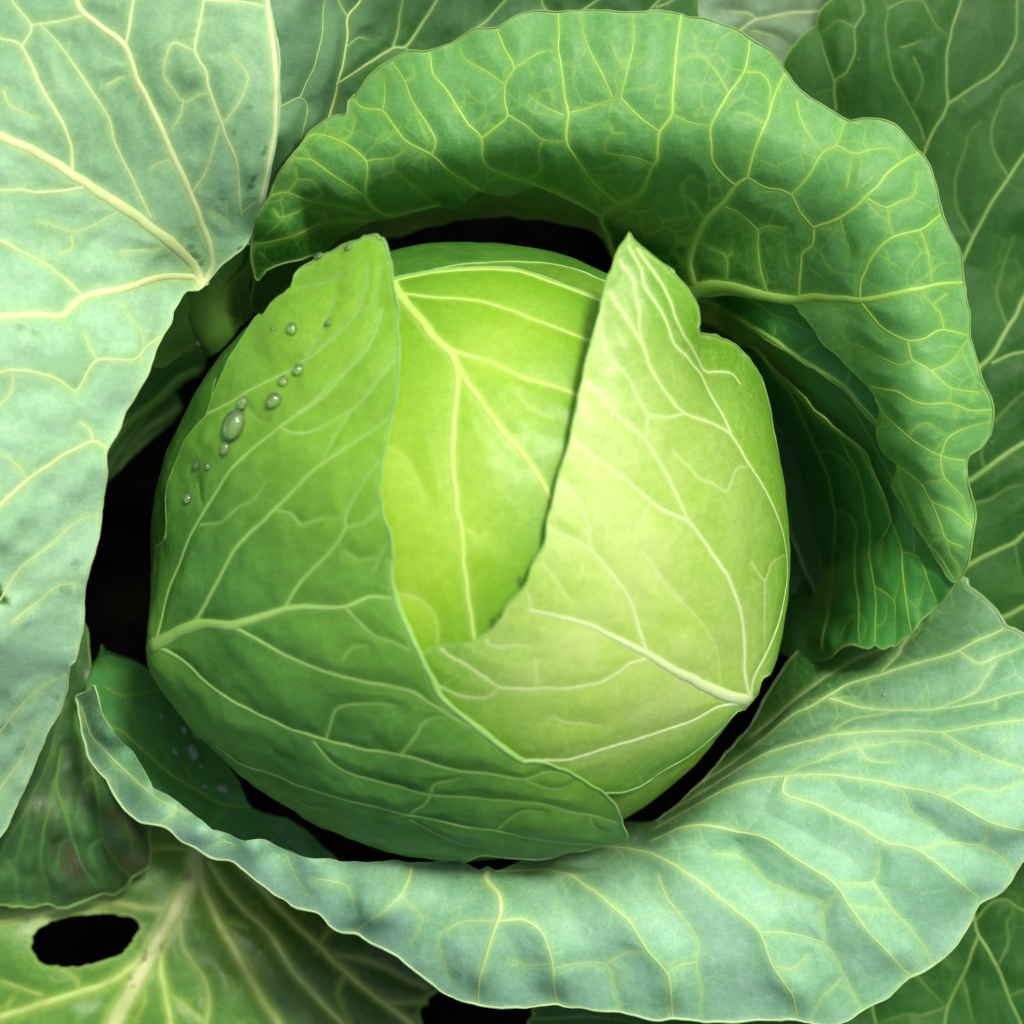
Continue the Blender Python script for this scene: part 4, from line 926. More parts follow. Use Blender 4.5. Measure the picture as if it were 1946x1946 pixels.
# ================================================================ upper leaf
build_leaf("U", "outer_leaf", FlatSurf([
    (485, 520, -60), (480, 440, 10), (540, 320, 60), (620, 230, 80), (740, 130, 110), (900, 60, 140), (1100, 25, 150), (1300, 30, 140), (1420, 60, 120), (1500, 140, 100), (1600, 215, 110), (1700, 245, 130), (1770, 320, 130), (1820, 480, 120), (1845, 650, 110), (1880, 780, 110), (1840, 870, 100), (1855, 980, 90), (1840, 1080, 80), (1800, 1140, 50),
    (600, 350, 90), (700, 250, 130), (900, 200, 170), (1100, 200, 180), (1300, 180, 175), (1450, 250, 160), (1600, 350, 160), (1700, 450, 165), (1750, 600, 160), (1780, 750, 150), (1780, 900, 120), (1790, 1030, 80),
    (560, 440, 20), (650, 400, 60), (800, 340, 120), (900, 300, 140), (1050, 320, 120), (1200, 330, 110), (1350, 350, 100), (1500, 400, 100), (1600, 500, 110), (1650, 620, 110), (1700, 750, 120), (1700, 850, 90), (1740, 950, 60),
    (600, 425, -50), (720, 425, -60), (850, 385, -10), (950, 362, 10), (1040, 366, -5), (1130, 395, -60), (1160, 440, -150), (1180, 500, -230), (1250, 400, -20), (1300, 500, -90), (1320, 555, -110), (1400, 450, 20), (1420, 540, -20), (1500, 500, 40), (1500, 565, 0), (1560, 620, 30), (1640, 720, 50), (1665, 800, 50), (1700, 870, 40), (1730, 980, 30), (1770, 1080, 30)]),
    "1:1345,1450 1330,1400 1318,1340 1316,1250 1330,1170 1360,1110 1420,1030 1440,980 1500,880 1560,800 1600,720 1660,660 1740,610 1775,598 1805,606 1818,580 1820,530 1860,490 2:200,500 300,400 400,330 480,280 580,270 650,250 760,200 850,160 960,150 1060,90 1160,70 1280,75 1400,60 1530,65 1660,80 1780,65 1932,75 3:150,80 270,110 360,145 440,165 500,210 590,270 670,360 720,430 800,510 900,580 1020,625 1080,615 1150,625 1250,660 1330,730 1400,800 1450,900 1490,1050 1540,1220 1600,1370 1630,1520 1650,1700 6:1650,100 1680,250 1700,330 1750,430 1765,520 1750,620 1700,690 1635,740 1625,850 1660,960 1685,1040 1665,1150 1650,1250 1620,1340 1580,1400 1540,1380 1480,1290 1420,1190 1350,1080 1290,980 1250,890 1265,830 1270,770 1200,690 1168,600 1165,480 1110,370 1000,260 970,230 880,130 3:850,1730 790,1660 760,1640 740,1610 690,1590 560,1572 400,1548 260,1550 170,1540 2:1880,1600 1740,1540 1620,1450 1560,1350 1510,1230 1475,1112 1380,1070 1230,1008 1140,983 1070,1000 1000,1015 900,1005 845,995 790,1040 735,1092 680,1082 620,1090 500,1125 400,1160 300,1168 1:1900,1185 1800,1230 1700,1300 1600,1340 1480,1370 1400,1400 1360,1450",
    ["34 7 | 3:180,1532 300,1492 420,1510 560,1550 700,1570 850,1560 1070,1575 1250,1545 1400,1510 1500,1490 1620,1480",
     "24 10 | 3:205,1480 180,1380 200,1290 270,1150 350,1070 420,980 480,940", "9 5 | 3:480,940 520,800 600,600 630,480 680,390",
     "15 6 | 2:1590,1400 1560,1330 1530,1230 1500,1130 1580,1070 1700,1020 1760,880 1790,840 1800,700 1865,600 1880,400 1895,250 1918,75",
     "9 5 | 2:1580,1065 1450,950 1380,850 1320,750 1325,600 1300,450 1275,280 1270,80",
     "5 4 | 2:1330,590 1440,565 1560,515 1600,515", "5 4 | 2:1555,510 1500,390 1440,280 1400,170 1390,65", "5 4 | 2:1600,515 1630,370 1660,250 1665,85", "6 5 | 2:1600,515 1700,610 1800,690",
     "10 5 | 2:1490,1125 1400,1075 1280,1020 1100,950 920,890 870,830 868,735 800,650 700,490 620,400 600,290 580,275",
     "6 5 | 2:870,730 950,660 1000,600 985,450 1040,370 1000,280 950,160", "5 4 | 2:1040,370 1120,310 1200,270 1275,280", "5 4 | 2:985,440 880,370 770,300 750,215", "5 4 | 2:1000,600 1100,660 1190,740 1320,745", "5 4 | 2:1190,740 1165,800 1180,890 1100,950",
     "9 5 | 2:850,985 700,890 600,810 480,750 400,650 340,580 250,570 200,530", "6 4 | 2:610,810 625,740 580,640 500,520 470,430 405,335", "4 3 | 2:470,430 520,410 515,350",
     "9 5 | 2:640,1078 550,1105 400,1140 320,1110 265,1040 265,850 120,735 0,700 1:1580,735", "5 4 | 2:265,1040 150,960 0,860 1:1600,780", "5 4 | 2:260,845 300,840 400,835 480,770", "4 3 | 2:400,835 410,900 490,970 560,1020 610,1060", "4 3 | 2:120,735 180,710 200,640 190,590", "4 3 | 2:350,570 360,500 360,400",
     "5 4 | 1:1320,1280 1400,1270 1560,1225 1700,1165 1850,1160 2:300,1165", "5 4 | 1:1425,1025 1510,1010 1620,1050 1750,1080 1932,1130", "4 3 | 1:1510,1010 1560,940 1560,880", "4 3 | 1:1640,1105 1700,1130 1715,1165", "4 3 | 1:1440,1100 1470,1140 1530,1120 1620,1060", "5 4 | 1:1570,835 1640,840 1760,930 1932,1040 2:300,1090", "4 3 | 1:1560,940 1640,950 1690,1020 1620,1050",
     "8 5 | 3:410,975 340,910 295,830 295,660 380,500 470,370 490,210", "6 5 | 3:485,940 580,990 650,1000 710,1030 760,1120 825,1195", "6 4 | 3:710,1030 800,920 880,800 950,760 990,640", "5 4 | 3:950,765 1050,810 1150,785 1240,780 1280,840",
     "10 8 | 3:745,1560 750,1450 765,1340 820,1290 830,1190", "9 5 | 3:828,1195 950,1150 1100,1040 1200,930 1290,850 1390,795", "5 4 | 3:1110,1045 1210,1090 1300,1050 1360,1010 1370,900", "4 3 | 3:1210,1090 1230,1200 1260,1240",
     "8 5 | 3:1070,1570 1080,1470 1140,1340 1250,1240 1380,1210 1520,1110", "5 4 | 3:1390,1210 1430,1320 1450,1490", "8 5 | 3:1070,1580 1130,1660 1200,1730 1320,1790 1420,1770 1515,1730 1650,1765", "5 4 | 3:1515,1730 1490,1640 1390,1530", "6 4 | 3:1320,1790 1340,1890 6:1340,230 1440,290 1540,380 1690,405",
     "4 3 | 6:1440,290 1540,250 1610,160 1640,120", "5 4 | 6:1340,235 1280,260 1150,210 1035,150 1010,240", "4 3 | 6:1540,380 1540,460", "6 4 | 3:590,1545 550,1420 530,1290 525,1210 450,1130 360,1085", "4 3 | 3:525,1210 600,1190 680,1200", "4 3 | 3:375,1500 370,1350 300,1300 240,1255", "4 3 | 3:370,1350 400,1325", "5 4 | 3:270,1150 200,1060 140,1010 160,950 200,930",
     "5 4 | 3:470,380 550,390 600,460 590,620", "4 3 | 3:385,485 300,350 230,290 115,330", "5 4 | 3:740,530 750,580 790,680 870,790", "4 3 | 3:560,640 480,600 420,590", "4 3 | 3:90,600 190,645 290,660", "4 3 | 3:970,1150 1000,1260 1020,1330",
     "8 4 | 6:1110,370 1260,400 1400,460 1550,465 1650,495 1760,495", "8 4 | 6:1140,420 1210,530 1330,630 1490,735 1630,765", "5 4 | 6:1490,735 1520,650 1580,610 1755,550", "5 4 | 6:1490,735 1510,850 1610,960 1650,1070", "5 4 | 6:1510,850 1400,880", "7 4 | 6:1280,780 1400,880 1450,970 1560,1030 1665,1115",
     "6 4 | 6:1450,970 1490,1090 1520,1170 1610,1215", "4 3 | 6:1280,780 1300,910 1360,1050 1420,1190", "6 4 | 6:1420,1190 1470,1240 1540,1360 1575,1400", "4 3 | 6:1510,1160 1460,1180 1430,1250 1450,1300", "4 3 | 6:1340,620 1360,590 1420,560 1500,610", "4 3 | 3:1530,1540 1460,1600 1500,1650", "4 3 | 6:1530,1180 1540,1250 1580,1300 1600,1360",
     "4 3 | 2:1300,600 1200,560 1120,500", "4 3 | 2:1790,870 1680,830 1530,800 1520,740 1560,700", "4 3 | 2:1560,700 1540,640", "4 3 | 2:1560,700 1620,700", "4 3 | 3:1010,930 1000,990 1030,830"],
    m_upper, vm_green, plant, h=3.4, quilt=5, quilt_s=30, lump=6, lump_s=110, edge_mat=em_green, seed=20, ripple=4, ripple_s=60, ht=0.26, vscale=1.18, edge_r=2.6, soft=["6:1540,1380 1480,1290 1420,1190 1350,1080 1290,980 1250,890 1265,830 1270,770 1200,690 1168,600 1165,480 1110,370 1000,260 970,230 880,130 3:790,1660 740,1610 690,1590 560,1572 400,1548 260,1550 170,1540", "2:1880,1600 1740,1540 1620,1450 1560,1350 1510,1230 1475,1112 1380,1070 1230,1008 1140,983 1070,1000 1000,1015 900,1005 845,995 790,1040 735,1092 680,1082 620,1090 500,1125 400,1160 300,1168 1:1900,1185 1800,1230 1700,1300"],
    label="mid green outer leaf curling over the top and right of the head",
    grad=[(600, 300, 0.2), (500, 450, 1), (700, 420, .9), (900, 380, .6), (1000, 370, .8), (1100, 380, .8), (900, 150, 0), (1100, 150, 0), (1200, 470, 1), (1350, 500, .9), (1300, 430, .8), (1450, 480, .8), (1550, 480, .3), (1700, 500, 0), (1700, 300, 0), (1450, 380, .4), (1500, 620, .5), (1650, 750, .2), (1750, 700, 0), (1750, 1000, .5), (1800, 1000, .2), (1800, 850, .1), (1200, 350, .4), (600, 400, .7)])  # dark green along the inner fold is shade painted into the leaf

# ================================================================ big pale left leaf
build_leaf("L", "outer_leaf", FlatSurf([
    (-300, -300, 260), (0, 0, 330), (300, -50, 330), (510, -250, 260), (515, 50, 290), (525, 200, 290), (505, 380, 210), (400, 200, 300), (350, 350, 250), (300, 450, 220), (385, 535, 110), (480, 440, 120), (430, 500, 110), (470, 350, 210),
    (200, 300, 310), (0, 250, 350), (-300, 300, 300), (150, 560, 300), (0, 600, 380), (-300, 700, 380), (330, 620, 190), (280, 700, 250), (200, 830, 300), (100, 800, 360), (195, 950, 290), (0, 950, 380), (165, 1150, 260), (0, 1200, 320), (120, 1320, 190), (50, 1450, 120), (-200, 1500, 130), (-300, 1200, 330), (0, 1570, 70), (310, 560, 190)]),
    "0:530,-260 1:1410,-20 1440,150 1462,350 1466,600 1448,750 1420,900 1388,1045 1360,1085 1340,1120 1310,1230 1260,1290 1200,1350 1130,1425 1085,1490 1050,1518 1000,1520 960,1570 920,1630 912,1690 870,1750 830,1830 790,1910 4:785,270 740,370 690,480 640,580 590,655 560,705 548,760 552,850 545,1000 530,1110 500,1220 470,1300 448,1400 446,1560 420,1680 390,1800 7:365,40 350,200 300,330 250,410 180,560 120,700 60,830 0,940 0:-100,1640 -330,1700 -380,900 -380,-250 0,-350 300,-330",
    ["28 18 | 1:1065,1490 1040,1420 1000,1370 900,1280 760,1170 600,1060 430,950 300,860 150,780 0,720 -200,650 -700,500", "17 13 | 1:1080,1490 1112,1400 1095,1290 1030,1100 960,930 880,760 800,580 720,420 650,240 520,130 430,60 390,-20 300,-300", "20 13 | 1:1070,1500 1040,1460 960,1450 850,1455 650,1510 440,1560 330,1650 200,1650 0,1665 -150,1680 -600,1750",
     "10 6 | 1:380,890 370,750 300,600 200,420 110,245 0,200 -200,150", "6 5 | 1:110,245 160,130 60,0 20,-150", "6 5 | 1:160,130 260,115 430,80", "8 6 | 1:655,235 700,0 740,-200", "7 4 | 1:790,1140 700,950 600,740 570,620 450,430 280,200 200,120", "6 4 | 1:1010,1010 1090,870 1150,650",
     "8 5 | 1:1270,1110 1250,920 1240,830 1160,640 1090,450 1080,380 1020,270 1040,150 1065,0 1080,-200", "5 4 | 1:1280,1095 1340,1060 1380,1045", "6 5 | 1:1065,0 1250,10 1405,30", "4 3 | 1:1020,270 910,230 870,300 860,400 900,470", "4 3 | 1:1160,650 1250,540 1300,400 1220,300", "9 6 | 1:440,985 250,1005 0,1000 -200,980", "7 6 | 1:435,1555 330,1450 220,1370 0,1270 -200,1200",
     "4 3 | 1:650,1100 540,1160 480,1190 400,1215 300,1190 200,1160", "4 3 | 1:890,840 800,880 790,900", "16 12 | 1:1375,1060 1400,950 1420,830 1445,650 1450,500 1440,300 1412,100 1405,-20 1400,-300",
     "9 6 | 4:-200,340 60,290 200,300 330,350 400,390 430,350 500,240 690,235 760,170 860,100", "12 8 | 4:-100,1100 30,960 150,860 320,740 490,660 555,695", "7 5 | 4:490,660 480,600 430,560", "5 4 | 4:70,290 60,400 0,470 -100,550", "4 3 | 4:500,240 450,150 430,100",
     "5 4 | 4:150,860 60,760 0,720", "5 4 | 4:0,1500 120,1320 300,1180 420,1080 540,1040", "5 4 | 7:0,400 120,250 260,150 360,100", "4 3 | 1:640,1320 750,1310 850,1300", "4 3 | 1:380,1230 380,1300 300,1330", "4 3 | 1:960,520 950,600 900,680", "4 3 | 1:860,400 960,530 1040,500 1110,480", "5 4 | 4:60,1600 200,1500 300,1420 400,1400", "5 4 | 7:0,700 120,520 200,350",
     "4 3 | 1:560,440 650,400", "4 3 | 1:20,480 60,560 200,620", "4 3 | 1:1100,1100 1180,1120 1180,1050", "4 3 | 1:730,1900 740,1750 620,1600"],
    m_pale, vm_pale, plant, h=3.8, quilt=4, quilt_s=34, lump=11, lump_s=110, edge_mat=em_pale, seed=21, ripple=6, ht=0.26, edge_r=3.0,
    spots=[(2, 1138, 17, 1.0), (0, 1120, 12, .9), (370, 485, 10, .6), (362, 470, 9, .5), (380, 505, 8, .7), (376, 520, 6, .7), (486, 335, 7, .8), (482, 350, 6, .8), (478, 352, 8, .5), (503, 288, 6, .7), (507, 278, 5, .7), (446, 248, 6, .6), (473, 202, 6, .5), (450, 468, 4, .8), (456, 463, 4, .8), (520, 60, 8, .3), (145, 1075, 12, .35), (125, 1120, 12, .35), (110, 1330, 10, .4), (40, 1425, 14, .4), (10, 1385, 16, .4), (35, 625, 12, .3), (60, 635, 10, .3), (428, 495, 3, .8)],
    grad=[(0, 0, .5), (300, 100, .9), (400, 150, 1), (250, 250, .7), (450, 250, .6), (350, 380, .3), (100, 250, .5), (0, 450, .1), (200, 600, 0), (0, 900, 0), (150, 800, 0), (100, 1200, 0), (500, 100, .5), (50, 1350, .1), (200, 100, .8)],
    label="big pale waxy outer leaf filling the left side")

# ================================================================ the head
def ring(r, n=40):
    a = np.linspace(0, 2 * math.pi, n, endpoint=False)
    return np.stack([888 + r * np.cos(a), 1046 + r * np.sin(a)], -1)

build_leaf("HO", "head_leaf", HeadSurf([(888, 1046, -2)]), ring(1150, 60),
    ["6 4 | 8:0,930 120,970 210,980 300,935 400,935 600,970 770,1000 900,1030 1000,1045", "5 4 | 7:1300,720 1400,790 1500,830 1700,900 1932,960", "5 4 | 4:870,1500 850,1250 880,1050 900,880", "5 4 | 9:450,330 330,470 200,600 0,760", "4 3 | 8:1400,640 1500,590 1550,600",
     "5 4 | 2:600,1420 850,1383 1000,1380 1200,1388 1480,1470", "4 3 | 4:1130,330 1100,500 1000,640"],
    m_under, vm_left, plant, h=6, quilt=3, quilt_s=18, lump=3, seed=22, label="dark outermost wrapper leaf round the head",
    grad=[(1300, 1450, 1), (1200, 1520, .8), (1400, 1380, .7), (300, 1100, 0), (800, 1620, 0), (900, 470, 0), (1000, 500, .1), (600, 1500, 0), (1490, 900, .5)])

build_leaf("HB", "head_leaf", HeadSurf([(780, 530, 4), (1000, 500, 4), (1150, 560, 4), (900, 900, 3), (1300, 800, 4), (600, 900, 3)]),
    "2:380,1500 600,1427 750,1392 850,1383 1000,1378 1200,1388 1350,1420 1480,1470 1620,1540 0:1300,800 1100,900 800,900 700,700",
    [], m_under, vm_left, plant, h=5, quilt=2, lump=2, seed=23, label="narrow strip of leaf behind the centre leaf", edge_r=2.4, edge_mat=em_head, grad=[(800, 520, .2), (1100, 540, .5), (1000, 700, .5), (900, 500, .3)])

build_leaf("HC", "head_leaf", HeadSurf([(755, 530, 10), (926, 510, 12), (1140, 565, 12), (1130, 700, 10), (900, 900, 11), (800, 1250, 5), (1000, 1200, 5), (1100, 900, 8), (650, 800, 5), (1250, 700, 8)]),
    "2:380,1470 430,1460 500,1442 600,1425 750,1410 900,1403 1050,1410 1200,1455 1350,1510 1480,1560 1600,1610 0:1280,760 1200,1000 1130,1300 900,1360 750,1330 640,1100 600,800 650,600",
    ["24 11 | 2:400,1480 435,1540 520,1640 5:620,110 700,190 760,290 850,430 960,580 1080,720 1190,880 1230,960",
     "15 9 | 5:690,170 725,230 745,340 730,500 720,700 725,850 740,980 760,1130 790,1400 830,1690 850,1800", "14 7 | 5:640,120 680,160 760,200 900,240 1050,310 1320,395 1450,450", "10 7 | 2:420,1530 500,1545 620,1560 850,1580 1000,1620 1200,1690 1450,1790 1600,1850",
     "9 8 | 2:390,1478 500,1450 600,1433 750,1420 900,1413 1050,1420 1200,1465 1350,1520 1480,1570 1600,1620", "2.5 2 | 5:390,690 480,760 540,880 580,980", "4 3 | 5:400,1450 540,1490 630,1580 640,1730", "2 2 | 5:1060,410 1130,490 1240,540", "2 2 | 5:780,1110 850,1160 900,1140"],
    m_centre, vm_centre, plant, h=3.4, quilt=4, quilt_s=36, lump=1.2, lump_s=160, seed=24, ht=0.30, edge_mat=em_head, edge_r=3,
    spots=[(990, 1112, 9, .8), (984, 1100, 6, .7), (940, 1183, 10, .8), (950, 1172, 7, .6)],
    label="bright yellow-green centre leaf of the head, between two overlapping leaves",
    grad=[(800, 540, .8), (1000, 520, .7), (1100, 600, .7), (1000, 640, .2), (780, 600, .6), (820, 700, .3), (900, 700, 0), (900, 1000, 0), (800, 900, 0), (1030, 950, .6), (960, 1100, .5), (930, 1180, .8), (1070, 780, .5), (840, 1150, .1), (800, 1220, .3)])  # shade beside the overlapping leaves painted as darker green

build_leaf("HR", "head_leaf", HeadSurf([
    (1195, 445, 175), (1165, 560, 115), (1100, 700, 66), (1065, 830, 44), (1030, 950, 42), (980, 1100, 36), (900, 1200, 22), (800, 1235, 15), (830, 1330, 14), (1000, 1440, 15), (1250, 540, 140), (1324, 600, 112), (1325, 660, 66), (1420, 740, 36), (1380, 680, 52), (1500, 1050, 17), (1480, 900, 20),
    (1250, 800, 58), (1200, 650, 100), (1200, 1050, 40), (1433, 1331, 44), (1400, 1325, 34), (1380, 1290, 27), (1400, 1360, 12), (1280, 1270, 28), (1200, 1400, 20), (1250, 1395, 20), (1250, 1460, 8), (1190, 1540, 3), (1350, 1440, 4), (1480, 1250, 8), (1350, 1000, 38), (1400, 830, 38)]),
    "2:1640,1218 1622,1255 1590,1300 1570,1355 1550,1420 1525,1480 1505,1560 1490,1620 5:1480,10 1455,100 1430,190 1400,340 1360,490 1330,640 1285,790 1250,950 1215,1080 1190,1210 1125,1320 1112,1390 1060,1460 1010,1520 975,1580 930,1640 890,1670 850,1690 780,1715 700,1722 640,1730 590,1745 555,1768 0:760,1290 800,1400 950,1560 1130,1570 8:1500,728 1600,715 1700,686 1783,638 9:0,632 200,500 330,392 430,295 480,280 530,240 6:560,1900 640,1850 800,1600 850,1250 800,900 650,500 500,250 400,150 330,125 300,100 250,97 228,90 212,65 3:218,1700 215,1640 195,1580 150,1510 60,1410 2:1880,1440 1800,1370 1700,1290 1662,1250",
    ["32 5 | 9:512,240 460,235 400,220 320,190 200,130 0,20 5:1600,1700 1400,1610 1250,1570 1120,1545",
     "10 4 | 5:1745,1795 1700,1650 1640,1480 1550,1350 1450,1240 1430,1120 1400,1030 1340,930 1280,860", "6 4 | 5:1450,1240 1370,1190 1250,1130 1215,1110",
     "13 6 | 9:505,232 488,190 470,100 6:470,1780 465,1650 440,1520 370,1360 290,1230 180,1090 110,1050 0,1000 5:1680,910 1600,840 1450,740 1335,635",
     "7 6 | 6:175,1085 147,1030 90,900 20,770 5:1720,640 1600,550 1520,450 1415,345", "5 4 | 6:150,515 50,535 0,530 5:1740,525 1700,450 1640,320 1530,190 1500,60 2:1500,1680",
     "9 6 | 9:505,225 6:520,1900 580,1780 650,1600 690,1400 692,1250 665,1120 620,1000 560,880 470,740 400,620 280,555 150,510 70,430 5:1760,280 1700,130 1620,0 2:1580,1600 1545,1540",
     "5 4 | 5:1740,525 1735,640", "5 4 | 2:1595,1370 1660,1470 1690,1600 1700,1730 1750,1900", "8 5 | 6:400,612 350,515 280,400 220,290 100,150 3:60,1700 0,1600 2:1720,1500 1700,1400 1640,1290",
     "6 5 | 2:1690,1310 1730,1370 1800,1470 1860,1580 3:100,1650 150,1770 6:180,150 250,285 320,295 390,300 440,360",
     "3 2 | 6:90,710 160,780 240,860 300,880 370,920 400,860 430,800 490,785", "3 2 | 6:500,1290 575,1390 610,1300 680,1255", "3 2 | 6:575,1390 575,1550 570,1750", "3 2 | 6:0,1350 90,1460 200,1560 280,1670 330,1780 340,1932",
     "7 4 | 5:1730,1800 1650,1825 8:1550,110 1400,160 1200,170 960,165 880,110 780,40 700,0 5:650,1740", "4 3 | 8:630,150 770,215 900,215 960,170", "3 2 | 8:1250,320 1300,345 1400,355 1490,370", "3 2 | 5:890,1700 930,1735 1130,1730",
     "12 8 | 9:505,250 460,258 400,255 320,270 180,345 0,410 8:1560,480 1330,545 1220,552 1080,548 980,520", "8 6 | 9:470,285 430,300 330,398 200,508 0,640 8:1700,694 1600,723 1530,733",
     "2.5 2 | 5:1740,1010 1700,1080 1690,1120", "2.5 2 | 5:1720,1240 1800,1360 1932,1500", "2.5 2 | 5:1190,1300 1280,1420 1340,1500", "3 2 | 8:1150,20 1165,150", "3 2 | 5:1110,1440 1130,1540"],
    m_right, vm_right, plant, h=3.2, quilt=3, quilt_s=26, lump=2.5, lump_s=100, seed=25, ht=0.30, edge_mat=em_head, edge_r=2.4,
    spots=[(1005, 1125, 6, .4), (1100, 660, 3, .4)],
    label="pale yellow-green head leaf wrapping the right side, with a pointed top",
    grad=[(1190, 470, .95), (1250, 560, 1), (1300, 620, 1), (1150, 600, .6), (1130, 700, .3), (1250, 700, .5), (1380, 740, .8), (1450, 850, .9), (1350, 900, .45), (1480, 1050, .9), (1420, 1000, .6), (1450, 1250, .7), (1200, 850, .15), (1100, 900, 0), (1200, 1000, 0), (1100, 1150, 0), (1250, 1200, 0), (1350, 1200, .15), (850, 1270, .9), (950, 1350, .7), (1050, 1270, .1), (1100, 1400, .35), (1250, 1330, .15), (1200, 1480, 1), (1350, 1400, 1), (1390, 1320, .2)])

build_leaf("HL", "head_leaf", HeadSurf([
    (722, 445, 135), (690, 470, 120), (745, 600, 56), (755, 700, 32), (730, 900, 28), (735, 1000, 30), (745, 1100, 30), (800, 1250, 34), (880, 1360, 36), (970, 1440, 36), (1010, 1448, 34), (1100, 1480, 32), (1180, 1560, 40), (600, 490, 98), (554, 547, 76), (480, 640, 45), (640, 600, 62), (400, 760, 18), (330, 950, 8), (310, 1100, 8), (500, 1000, 16),
    (283, 1232, 50), (330, 1237, 32), (400, 1217, 24), (290, 1150, 14), (300, 1330, 10), (500, 1180, 20), (600, 1450, 15), (900, 1520, 20), (560, 800, 20), (1000, 1620, 16), (800, 1600, 8), (650, 1100, 24), (400, 1450, 4), (680, 1250, 24), (660, 700, 26)]),
    "2:322,1238 335,1246 341,1262 352,1252 362,1262 375,1290 388,1330 398,1375 405,1420 412,1480 425,1560 436,1640 5:436,60 442,150 440,250 440,330 435,400 415,480 400,550 380,620 370,680 350,760 342,860 340,1000 360,1060 390,1130 400,1220 402,1300 400,1400 410,1480 430,1550 460,1600 490,1680 530,1750 8:560,40 600,110 640,200 690,250 750,300 820,360 880,410 940,455 1000,500 1050,540 1090,560 1150,555 1220,567 1270,590 1330,612 1390,645 1450,680 1500,705 1540,745 1575,780 1590,820 1605,860 1615,900 1630,930 1625,955 1600,968 1500,990 1350,1020 1200,1050 1000,1052 870,1040 700,1100 0:700,1720 450,1650 280,1500 190,1350 180,1200 220,1080 4:870,1180 890,950 930,800 1000,655 1080,520 1100,460 1200,250 1270,130 1320,50 1370,0 1:1380,1665 1450,1580 1530,1510 1555,1450 1590,1410 1640,1380 1700,1340 1800,1295 1900,1258 2:260,1243",
    ["11 16 | 5:395,1290 402,1400 425,1500 455,1580 495,1670 545,1770 8:595,90 640,190 700,255 780,320 870,398 960,470 1040,530 1090,560",
     "34 7 | 4:780,1745 820,1725 870,1700 980,1640 1060,1620 1200,1625 1320,1600 1480,1545 1600,1530 1800,1530 5:280,1475 400,1485",
     "13 5 | 4:1000,1620 1030,1590 1080,1500 1150,1370 1250,1200 1450,1010 1600,860 5:0,810 150,700 300,600 375,540", "13 5 | 4:815,1715 835,1650 880,1480 960,1230 1050,1040 1200,830 1350,680 1480,580 1700,420 5:160,300 250,200 300,110 330,20 2:345,1620",
     "7 5 | 5:-100,510 0,440 100,340 240,220 300,110", "10 4 | 4:1090,512 1250,430 1400,340 1560,260 1700,160 1850,20 1:1900,1560 2:270,1500 270,1390", "4 3 | 2:250,1620 310,1610 330,1500 350,1390", "4 3 | 4:1600,240 1680,90 1:1690,1720 1770,1540",
     "7 4 | 5:-180,590 -110,620 0,600 160,510 250,430 370,290 430,200", "4 3 | 5:165,520 90,650 40,770", "8 4 | 5:-170,1535 -100,1420 0,1310 100,1200 150,1110 150,1060 200,950 250,870 330,760", "5 4 | 5:160,1110 250,1080 335,1010", "5 4 | 4:1450,1020 1530,1040 1580,1100 1680,1065 1800,1060", "5 4 | 4:1040,1095 1150,1085 1250,1010 1340,960 1410,860",
     "6 4 | 5:160,1540 300,1670 400,1710 490,1750", "11 5 | 4:1180,1640 1250,1645 1350,1700 1500,1790 7:1700,80 1932,150 8:380,160 520,200 600,250 720,320 860,400 960,470",
     "14 5 | 4:840,1745 870,1755 930,1790 7:1000,60 1100,150 1250,260 1400,330 1550,400 1700,445 1932,500 8:500,530 700,600 900,625 1090,650 1200,620 1330,620",
     "5 4 | 8:50,440 80,350 110,280 160,260 350,255 430,270", "5 4 | 8:450,510 540,400 560,360 620,330 700,320", "6 4 | 7:1640,455 1750,560 1850,620 8:300,650 450,690 600,735 800,750 1000,765 1200,790 1350,830 1440,840 1600,880", "6 4 | 8:605,735 560,790 500,830", "4 3 | 8:605,720 620,680 760,645", "4 3 | 8:1440,840 1450,890 1500,920",
     "9 5 | 7:1130,470 1250,560 1400,620 1600,690 8:0,705 200,760 450,830 600,860 900,915 1200,970 1490,990", "4 3 | 8:960,910 1030,850 1090,820 1200,825", "4 3 | 8:490,860 640,940 770,1000 900,1010", "4 3 | 4:1800,1800 1850,1740 1932,1730", "4 3 | 5:160,1240 220,1275 330,1260", "4 3 | 7:1550,760 1640,800 1750,800",
     "4 3 | 1:1560,1510 1700,1480 1800,1430 1900,1360", "3 2 | 4:1030,880 1040,960 1060,1010", "4 3 | 4:1290,480 1340,540 1400,560", "4 3 | 8:1090,650 1200,700 1300,700 1400,640", "4 3 | 5:300,1340 330,1280 370,1200"],
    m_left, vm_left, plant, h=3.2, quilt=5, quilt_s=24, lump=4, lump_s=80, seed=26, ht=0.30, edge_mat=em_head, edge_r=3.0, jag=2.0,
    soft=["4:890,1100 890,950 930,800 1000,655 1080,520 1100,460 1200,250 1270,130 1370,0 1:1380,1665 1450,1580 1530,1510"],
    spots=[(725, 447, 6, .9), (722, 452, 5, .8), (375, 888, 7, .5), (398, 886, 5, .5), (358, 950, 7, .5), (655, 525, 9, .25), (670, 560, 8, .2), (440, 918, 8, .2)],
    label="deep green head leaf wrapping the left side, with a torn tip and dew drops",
    grad=[(720, 470, 1), (650, 520, 1), (560, 560, .8), (600, 650, 1), (700, 700, .9), (450, 800, .6), (530, 800, .7), (650, 850, .85), (700, 1000, .65), (600, 950, .6), (550, 900, .6), (350, 1000, .1), (450, 1050, .15), (400, 1150, 0.02), (650, 1200, .4), (600, 1080, .35), (700, 1330, .15), (500, 1350, .05), (600, 1450, 0), (900, 1550, .05), (780, 1350, .25), (1050, 1490, .5), (1100, 1500, .65), (1150, 1560, .15), (1000, 1600, .05), (330, 1220, .3), (700, 1120, .3), (960, 1450, .3)])

